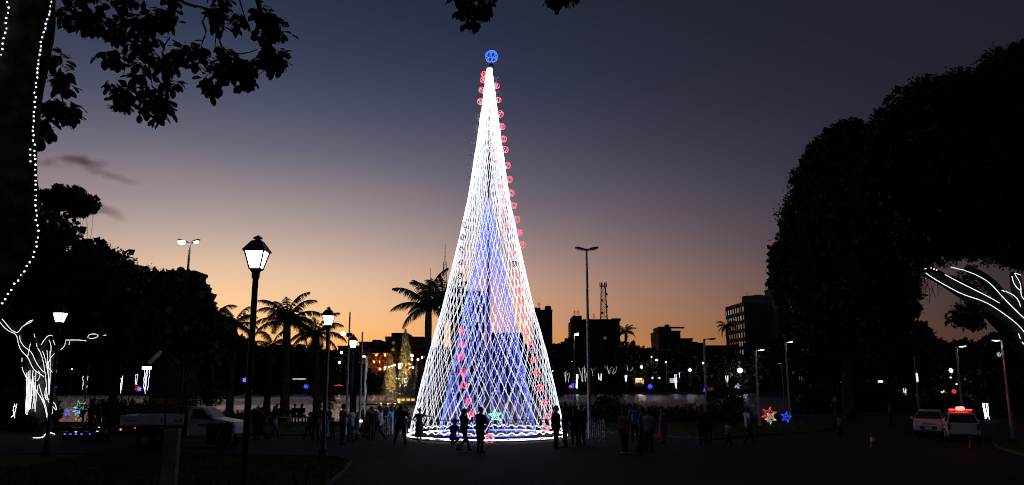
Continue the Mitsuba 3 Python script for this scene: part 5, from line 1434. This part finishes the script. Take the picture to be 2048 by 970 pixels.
person('man in a white shirt and cap walking to the right', G(1498, 889), 1.70, -75, 'white', 'black', 'walk', arm_l=FWD(-1), cap='khaki')
person('person in a teal shirt far out on the square at right', G(1681, 872), 1.2, 100, 'teal', 'black', 'stand')
person('person in a white shirt in the dark behind the right cone', G(1783, 848), 1.6, 60, 'grey', 'black', 'stand')
person('man in a grey shirt holding a phone before the dark banner', G(684, 889), 1.78, -55, 'grey', 'denim', 'stand', arm_l=UPL, arm_r=UPR, build=1.25, phone=True)
person('person in blue trousers right behind the man with the phone', G(701, 883), 1.58, 60, 'pale', 'denim', 'stand')
person('child in dark red shorts left of the man with the phone', G(664, 886), 1.14, 10, 'black', 'red', 'stand')
person('person in dark clothes behind the child in red shorts', G(656, 876), 1.60, -100, 'black', 'blue', 'stand')
person('tall person in a bluish skirt right of the second lantern post', G(638, 878), 1.66, 150, 'black', 'pale', 'stand', skirt=.5)
person('person in dark clothes standing left of the second lantern post', G(630, 884), 1.62, 20, 'black', 'black', 'stand', arm_l=FWD(-1))
person('child striding at the left of the group by the second lantern post', G(618, 881), 1.35, 70, 'black', 'black', 'walk', hair='bun')
person('woman in dark top walking past the nearest lantern post', G(547, 879), 1.62, -60, 'black', 'denim', 'walk', hair='long', bag='pale')
person('person in dark clothes striding left of the nearest palms', G(521, 880), 1.58, 80, 'black', 'black', 'walk')
person('person in dark clothes close by the nearest lantern post', G(513, 879), 1.6, 160, 'black', 'black', 'stand')
person('person leaning over a stroller before the leafy bank', G(742, 880), 1.58, 60, 'black', 'navy', 'stand', arm_l=FWD(-1), arm_r=FWD(1))
person('woman with long hair and a bright blue bag before the leafy bank', G(758, 879), 1.62, 65, 'pale', 'black', 'walk', hair='long', arm_r=UPR, bag='blue')
person('woman in pale trousers standing behind the pale barrier', G(781, 872), 1.52, 40, 'blue', 'pale', 'stand', hair='long')
# sitting group on a low bench by the water
bp = G(580, 846)
bt = thing('bench', 'long low concrete bench by the water with people sitting on it', 'bench')
obj('seat', box((4.2, .42, .10), bp + [0, 0, .40], bevel=.015), 'm_concrete', bt)
for dx in (-1.7, 0, 1.7):
    obj('leg', box((.30, .34, .36), bp + [dx, 0, .17]), 'm_concrete', bt)
for x, lb, hr in ((553, 'person leftmost on the bench by the water', 'short'), (564, 'person second from left on the bench by the water', 'bushy'), (577, 'small person in the middle of the bench by the water', 'short'), (588, 'person second from right on the bench by the water', 'short'), (602, 'broad person rightmost on the bench by the water', 'long')):
    q = at(x, 840, bp[1]); q = np.array([q[0], bp[1] - .05, bp[2] - .02])
    person(lb, q, 1.5 if 'small' in lb else 1.74, 10 if x < 580 else -14, 'black', 'black', 'sit', hair=hr, build=1.3 if 'broad' in lb else 1.0)
person('person standing in the dark left of the rope lit tree base', G(70, 866), 1.55, 40, 'black', 'black', 'stand', group=None)
person('person in dark clothes left of the rope lit tree trunk', G(82, 870), 1.35, -30, 'black', 'navy', 'crouch')
person('person standing in the dark behind the left star decorations', G(180, 858), 1.62, 80, 'black', 'black', 'stand')
person('person in dark clothes beside the cyan star at left', G(196, 861), 1.5, -40, 'black', 'black', 'stand')
person('person standing by the rear of the flatbed truck', G(232, 864), 1.6, 30, 'black', 'black', 'stand')
# stroller
sp = G(731, 878)
sr = thing('stroller', 'dark stroller low on the ground before the leafy bank', 'stroller')
obj('seat', place(cat([box((.45, .7, .25), (0, 0, .45), bevel=.06), ball(.30, (0, -.22, .72), 2, (.8, .9, .8))]), sp, .9), 'm_cloth_red', sr)
obj('frame', place(cat([tube([(-.2, .4, .12), (-.2, -.3, .6), (-.2, -.55, 1.0), (.2, -.55, 1.0), (.2, -.3, .6), (.2, .4, .12)], .016, 5), tube([(-.2, -.35, .12), (-.2, .1, .5)], .014, 5), tube([(.2, -.35, .12), (.2, .1, .5)], .014, 5)]), sp, .9), 'm_iron', sr)
for dx, dy in ((-.22, .42), (.22, .42), (-.22, -.36), (.22, -.36)):
    w_ = rot(lathe([[0, -.02], [.09, -.02], [.12, 0], [.09, .02], [0, .02]], 12), 90, (0, 1, 0)); w_.apply_translation([dx, dy, .12])
    obj('wheel', place(w_, sp, .9), 'm_rubber', sr)

# ------------------------------------------------------------------ vehicles
def wheel(parent, P_, x, y, r=.31, w=.20):
    prof = [[r * .62, -w / 2], [r * .94, -w / 2], [r, -w * .36], [r, w * .36], [r * .94, w / 2], [r * .62, w / 2], [r * .62, -w / 2]]
    m = rot(lathe(prof, 22), 90, (0, 1, 0)); m.apply_translation([x, y, r])
    wk = obj('wheel', P_(m), 'm_rubber', parent, smooth=35)
    sx = 1 if x > 0 else -1
    hub = rot(lathe([[0, .02], [r * .2, .02], [r * .2, 0], [r * .62, -.02], [r * .62, -.06], [0, -.06]], 20), 90 * sx, (0, 1, 0)); hub.apply_translation([x + sx * w * .32, y, r])
    obj('rim', P_(hub), 'm_steel', wk)


def hullm(pts):
    p = np.array(pts, float)
    return m3.Manifold.hull_points(p)


def sym(pts):
    return [(sx * x, y, z) for x, y, z in pts for sx in (-1, 1)]


def car(label, loc, rz, police=False):
    t = thing('police_car' if police else 'hatchback', label, 'police car' if police else 'car')
    P_ = lambda m: place(m, loc, rz)
    hz = 1.60 if police else 1.47
    bt_ = 1.0 if police else .95
    low = [hullm(sym([(.70, 2.00, .32), (.74, 1.98, .62), (.80, 1.75, .25), (.84, 1.70, .60), (.66, 1.85, .78), (.80, .95, bt_ - .02), (.85, .80, .40), (.85, .80, .75), (.60, 1.90, .30)])),
           hullm(sym([(.85, 1.0, .24), (.86, 1.0, .70), (.82, 1.0, bt_), (.85, -1.3, .24), (.86, -1.3, .72), (.82, -1.3, bt_ + .02)])),
           hullm(sym([(.85, -1.2, .26), (.86, -1.2, .72), (.81, -1.2, bt_ + .03), (.76, -1.98, .34), (.79, -2.0, .62), (.74, -1.93, bt_ + .03)]))]
    gh = hullm(sym([(.80, 1.05, bt_ - .03), (.80, -1.90, bt_), (.60, .18, hz - .03), (.56, .05, hz), (.58, -1.35, hz), (.62, -1.45, hz - .05)]))
    body = m3.Manifold.batch_boolean(low + [gh], m3.OpType.Add)
    for y in (1.25, -1.30):
        for sx in (-1, 1):
            body = body - m3.Manifold.cylinder(.34, .37, .37, 24).rotate([0, 90, 0]).translate([sx * .72 - .17, y, .32])
    mm = body.to_mesh()
    obj('body', P_(trimesh.Trimesh(mm.vert_properties[:, :3], mm.tri_verts, process=False)), 'm_white_paint', t, smooth=25)
    for y in (1.25, -1.30):
        for sx in (-1, 1):
            wheel(t, P_, sx * .74, y)

    def panel(name, q, mat, push=.012, th=.012, **kw):
        q = np.array(q, float); n = np.cross(q[1] - q[0], q[-1] - q[0]); n /= np.linalg.norm(n)
        c_ = q.mean(0)
        if np.dot(n, c_ - [0, -.3, .8]) < 0:
            n = -n
        return obj(name, P_(trimesh.convex.convex_hull(np.vstack([q + n * push, q + n * (push - th)]))), mat, t, **kw)

    f = lambda y0, z0, y1, z1, s_: (y0 + (y1 - y0) * s_, z0 + (z1 - z0) * s_)
    wsb, wst = f(1.05, bt_ - .03, .18, hz - .03, .10), f(1.05, bt_ - .03, .18, hz - .03, .90)
    panel('windscreen', [(-.74, *wsb), (.74, *wsb), (.585, *wst), (-.585, *wst)], 'm_glass_dark')
    rb, rt = f(-1.90, bt_, -1.45, hz - .05, .12), f(-1.90, bt_, -1.45, hz - .05, .90)
    panel('rear_window', [(-.70, *rb), (.70, *rb), (.58, *rt), (-.58, *rt)], 'm_glass_dark')
    for sx in (-1, 1):
        lo, hi = lambda y: (sx * .775, y, bt_ + .04), lambda y: (sx * .625, y, hz - .09)
        panel('side_window', [lo(.80), lo(-.30), hi(-.30), hi(.12)], 'm_glass_dark')
        panel('side_window', [lo(-.38), lo(-1.35), hi(-1.22), hi(-.38)], 'm_glass_dark')
        for y in (-.34, .95, -1.15):
            obj('door_gap', P_(box((.012, .014, .58), (sx * .858, y, .66))), 'm_black_paint', t)
        obj('door_handle', P_(box((.03, .16, .035), (sx * .868, -.18, .86), bevel=.008)), 'm_white_paint', t)
        obj('mirror', P_(cat([box((.17, .10, .13), (sx * .96, .82, bt_ + .08), bevel=.03), box((.12, .05, .05), (sx * .86, .82, bt_ + .04))])), 'm_white_paint', t)
        panel('headlight', [(sx * .52, 1.90, .68), (sx * .74, 1.74, .70), (sx * .79, 1.50, .86), (sx * .62, 1.70, .83)], 'm_headlight', .02, .03)
        obj('tail_light', P_(box((.16, .06, .34), (sx * .70, -1.975, bt_ - .16), bevel=.02)), 'm_red_plastic', t)
        obj('fog_lamp', P_(box((.16, .05, .10), (sx * .60, 1.965, .42), bevel=.02)), 'm_black_paint', t)
    obj('grille', P_(cat([box((.92, .05, .20), (0, 1.985, .46), bevel=.03), box((.70, .05, .06), (0, 1.955, .70), bevel=.015)])), 'm_black_paint', t)
    obj('front_plate', P_(box((.40, .02, .13), (0, 2.015, .47), bevel=.004)), 'm_white', t)
    obj('rear_plate', P_(box((.40, .02, .13), (0, -2.005, .60), bevel=.004)), 'm_white', t)
    obj('rear_bumper', P_(cat([box((1.50, .10, .20), (0, -1.97, .36), bevel=.03)])), 'm_black_paint' if police else 'm_white_paint', t)
    obj('wiper', P_(tube([(-.45, 1.06, bt_ - .01), (.1, .95, bt_ + .08)], .008, 4)), 'm_black_paint', t)
    if police:
        lb_ = obj('light_bar', P_(box((1.20, .28, .08), (0, -.55, hz + .05), bevel=.02)), 'm_red_plastic', t)
        obj('beacon', P_(box((.46, .26, .24), (.0, -.60, hz + .20), bevel=.07)), 'm_lamp', lb_, glow=(60, .55, .48), weight=6, label='brightly glowing red middle of the light bar')
        for sx in (-1, 1):
            obj('beacon', P_(box((.30, .24, .09), (sx * .43, -.60, hz + .135), bevel=.02)), 'm_lamp', lb_, glow=(3.0, .10, .03))
        for sx in (-1, 1):
            obj('side_stripe', P_(box((.008, 2.1, .16), (sx * .862, -.2, .60))), 'm_navy', t)
    return t


flat('m_headlight', (.35, .36, .38), 0.15, spec=.7)
p = G(1854, 868)
car('white hatchback facing the camera parked left of the police car', np.array([at(1854, 866, 50)[0] + .25, 50.0, at(1854, 868, 50)[2]]) * 1.0, 2.60)
yc = 43.5
car('police car seen from behind with a red light bar glowing on its roof', np.array([at(1930, 880, yc)[0] + 1.0, yc + 2.0, float(height(at(1930, 880, yc)[0], yc))]), -.46, True)

# flatbed truck, seen from its right side
tk = thing('flatbed_truck', 'white single cab flatbed truck with a dark headboard rack parked at the left', 'truck')
TY = 34.0
tp = np.array([at(374, 800, TY)[0], TY + .9, float(height(at(374, 800, TY)[0], TY))])
PT = lambda m: place(m, tp, -math.pi / 2 + .05)        # local y runs along the truck, forward to the right of the picture
cabp = [(.02, .55), (1.05, .55), (1.08, .62), (1.38, .95), (1.72, .93), (1.92, .60), (2.02, .60), (2.05, .82), (2.0, 1.10), (1.10, 1.26), (.62, 1.72), (.12, 1.76), (.02, 1.70)]
m = extrude(cabp, 1.66); m.apply_transform(np.array([[0, 0, 1, -.83], [1, 0, 0, 0], [0, 1, 0, 0], [0, 0, 0, 1.0]]))
top_ = m.vertices[:, 2] > 1.3
m.vertices[top_, 0] *= .84
obj('cab', PT(m), 'm_white_paint', tk)
for sx in (-1, 1):
    sw = lambda y, z: (sx * (.845 - .13 * max(0, (z - 1.24)) / .5), y, z)
    q = np.array([sw(.16, 1.26), sw(.98, 1.24), sw(.60, 1.63), sw(.18, 1.66)])
    obj('side_window', PT(trimesh.convex.convex_hull(np.vstack([q, q - [sx * .03, 0, 0]]))), 'm_glass_dark', tk)
    dr_ = obj('door', PT(cat([box((.012, .012, .66), (sx * .833, .12, .92)), box((.012, .012, .66), (sx * .833, 1.04, .92)), box((.012, .92, .012), (sx * .833, .58, .59))])), 'm_black_paint', tk)
    obj('handle', PT(box((.03, .14, .035), (sx * .845, .24, 1.10), bevel=.008)), 'm_black_paint', dr_)
    obj('marking', PT(box((.006, .30, .09), (sx * .834, .62, .98))), 'm_navy', dr_)
    obj('mirror', PT(box((.16, .08, .2), (sx * .95, .98, 1.32), bevel=.03)), 'm_black_paint', tk)
    obj('headlight', PT(box((.26, .10, .16), (sx * .62, 2.0, .92), bevel=.03)), 'm_headlight', tk)
q = np.array([(-.70, 1.06, 1.30), (.70, 1.06, 1.30), (.62, .66, 1.68), (-.62, .66, 1.68)]) + [0, .03, .01]
obj('windscreen', PT(trimesh.convex.convex_hull(np.vstack([q, q - [0, .03, .02]]))), 'm_glass_dark', tk)
obj('front_bumper', PT(box((1.6, .14, .24), (0, 2.06, .52), bevel=.04)), 'm_black_paint', tk)
obj('chassis', PT(cat([box((.16, 3.0, .18), (sx * .4, -1.4, .70)) for sx in (-1, 1)] + [box((.9, .14, .14), (0, -2.7 + .9 * k, .70)) for k in range(4)] + [box((.5, .7, .3), (-.55, -.55, .55), bevel=.04)])), 'm_black_paint', tk)
obj('bed_floor', PT(box((1.80, 2.66, .07), (0, -1.42, .93))), 'm_black_paint', tk)
for sx in (-1, 1):
    for y0, y1 in ((-2.74, -.92), (-.86, -.10)):
        sd = obj('side_board', PT(box((.035, y1 - y0, .42), (sx * .91, (y0 + y1) / 2, 1.19), bevel=.01)), 'm_white_paint', tk)
        obj('rail', PT(cat([box((.02, y1 - y0 - .1, .03), (sx * .935, (y0 + y1) / 2, z)) for z in (1.05, 1.33)])), 'm_white_paint', sd)
        obj('marking', PT(box((.006, .42 if y0 < -2 else .2, .05), (sx * .931, y0 + .45, 1.16))), 'm_navy', sd)
        obj('latch', PT(box((.03, .05, .12), (sx * .94, y1 - .12, 1.2))), 'm_black_paint', sd)
    obj('bed_post', PT(box((.05, .06, .55), (sx * .91, -.89, 1.16))), 'm_black_paint', tk)
obj('tailboard', PT(box((1.8, .035, .42), (0, -2.77, 1.19), bevel=.01)), 'm_white_paint', tk)
hb = [tube([(-.86, -.06, .95), (-.86, -.06, 2.02), (.86, -.06, 2.02), (.86, -.06, .95)], .03, 6)] + [tube([(-.86, -.06, z), (.86, -.06, z)], .022, 5) for z in (1.45, 1.75)] + [tube([(x, -.06, 1.45), (x, -.06, 2.02)], .018, 5) for x in (-.45, 0, .45)]
obj('headboard', PT(cat(hb)), 'm_black_paint', tk)
for y in (1.55, -1.75):
    for sx in (-1, 1):
        wheel(tk, PT, sx * .74, y, .34, .22)
obj('mudguard', PT(cat([box((.28, .9, .03), (sx * .74, -1.75, .74)) for sx in (-1, 1)])), 'm_black_paint', tk, kind='stuff')
for sx in (-1, 1):
    obj('tail_light', PT(box((.10, .05, .10), (sx * .72, -2.80, .80), bevel=.02)), 'm_lamp', tk, glow=(1.8, .25, .2))
cg = np.random.default_rng(4)
for k, (y, w, h_, z) in enumerate(((-.55, .6, .42, 0), (-1.2, .7, .3, 0), (-1.9, .5, .34, 0))):
    whole('crate', PT(cat([box((.9, w, h_), (.2 - .2 * k, y, .97 + h_ / 2), bevel=.02)] + [box((.94, w + .03, .03), (.2 - .2 * k, y, .97 + h_ * f_), bevel=.005) for f_ in (.25, .75)])), 'm_plastic_dark', ('dark crate on the truck bed next to the cab', 'dark flat crate in the middle of the truck bed', 'dark crate at the rear of the truck bed')[k], 'crate')
# ride-on toy cars with blue lamps
for lb, x, y, w, red in (('low dark ride-on car with a row of blue lamps at the left', 153, 880, 1.1, False), ('small dark ride-on car with blue and orange lamps behind the truck', 197, 879, .55, True)):
    g_ = G(x, y)
    rt_ = thing('ride_on_car', lb, 'ride-on car')
    L_ = w * (1 if not red else 1.4)
    mm = m3.Manifold.batch_hull([sph((sx * L_ / 2, sy * .26, z), .07, 10) for sx in (-1, 1) for sy in (-1, 1) for z in (.2, .36)])
    m2 = m3.Manifold.batch_hull([sph((sx * L_ * .22 - .05, sy * .2, z), .05, 10) for sx in (-1, 1) for sy in (-1, 1) for z in (.4, .55)])
    obj('body', place(mesh_of([mm, m2]), g_), 'm_black_paint', rt_, smooth=35)
    obj('steering_wheel', place(rot(tube(np.c_[.11 * np.cos(a[::8]), .11 * np.sin(a[::8]), 0 * a[::8]], .014, 5), 60, (0, 1, 0)).apply_translation([L_ * .2, 0, .68]), g_), 'm_iron', rt_)
    for sx in (-1, 1):
        for sy in (-1, 1):
            w_ = rot(lathe([[0, -.05], [.12, -.05], [.14, 0], [.12, .05], [0, .05]], 14), 90, (1, 0, 0)); w_.apply_translation([sx * L_ * .36, sy * .33, .14])
            obj('wheel', place(w_, g_), 'm_rubber', rt_)
    for k in range(4 if not red else 1):
        obj('blue_lamp', place(box((.09, .03, .07), (-L_ * .38 + k * L_ * .25, -.35, .30), bevel=.01), g_), 'm_lamp', rt_, glow=(.15, .2, 1.6))
    obj('white_lamp', place(box((.12, .04, .05), (L_ * .1, -.34, .42), bevel=.01), g_), 'm_lamp', rt_, glow=(.8, .8, .75))
    if red:
        obj('orange_lamp', place(box((.10, .05, .08), (.08, -.22, .60), bevel=.02), g_), 'm_lamp', rt_, glow=(1.5, .4, .1))

# ------------------------------------------------------------------ street furniture
p = G(436, 915)
lb2 = thing('litter_bins', 'pair of dark litter bins hung on one post before the flatbed truck', 'litter bin')
obj('post', place(tube([(0, 0, -.05), (0, 0, 1.3)], .035, 8), p), 'm_iron', lb2)
for sx in (-1, 1):
    prof = [[.17, .46], [.20, .50], [.24, 1.10], [.27, 1.12], [.27, 1.18], [.22, 1.18], [.19, .6], [0, .58]]
    bn_ = obj('bin', place(lathe(prof, 18), p + [sx * .29, 0, 0]), 'm_plastic_dark', lb2, smooth=35)
    obj('lid', place(cat([lathe([[.27, 1.17], [.24, 1.25], [.1, 1.29], [0, 1.30]], 18)]), p + [sx * .29, 0, .01]), 'm_plastic_dark', bn_, smooth=35)
    obj('bracket', place(box((.12, .05, .05), (sx * .06, 0, 1.0)), p), 'm_iron', lb2)
p = at(346, 858, 19)
m = extrude([(-.155, 0), (.155, 0), (.155, p[2] - 0 + .012), (-.155, p[2] - .012)], .30); rot(m, 90, (1, 0, 0)); m.apply_translation([p[0], 19.15, 0])
bo = thing('bollard', 'thick square concrete post with a sloping top on the near lawn', 'bollard')
obj('shaft', rot(m, 8, (0, 0, 1), [p[0], 19, 0]), 'm_concrete', bo)
obj('footing', box((.42, .42, .12), (p[0], 19, .10), math.radians(8), bevel=.02), 'm_concrete', bo)
for lb, x, y in (('red traffic cone with a white band left of the parked cars', 1746, 897), ('dark red traffic cone right behind the police car', 1944, 897)):
    p = G(x, y)
    cn_ = thing('traffic_cone', lb, 'traffic cone')
    obj('cone', place(lathe([[.0, .72], [.03, .72], [.05, .68], [.14, .05], [.15, .03]], 18), p), 'm_red_plastic', cn_, smooth=35)
    obj('base', place(box((.40, .40, .04), (0, 0, .02), bevel=.01), p), 'm_red_plastic', cn_)
    obj('band', place(lathe([[.072, .56], [.102, .36], [.106, .36], [.076, .56]], 18), p), 'm_white' if 'white' in lb else 'm_red_plastic', cn_)
p = G(2028, 873)
whole('marker_post', cat([place(lathe([[.07, 0], [.07, 1.42], [.05, 1.47], [0, 1.48]], 12), p + [0, 0, -.02])]), 'm_concrete', 'slim pale marker post on the lawn corner at far right', 'post', smooth=35)
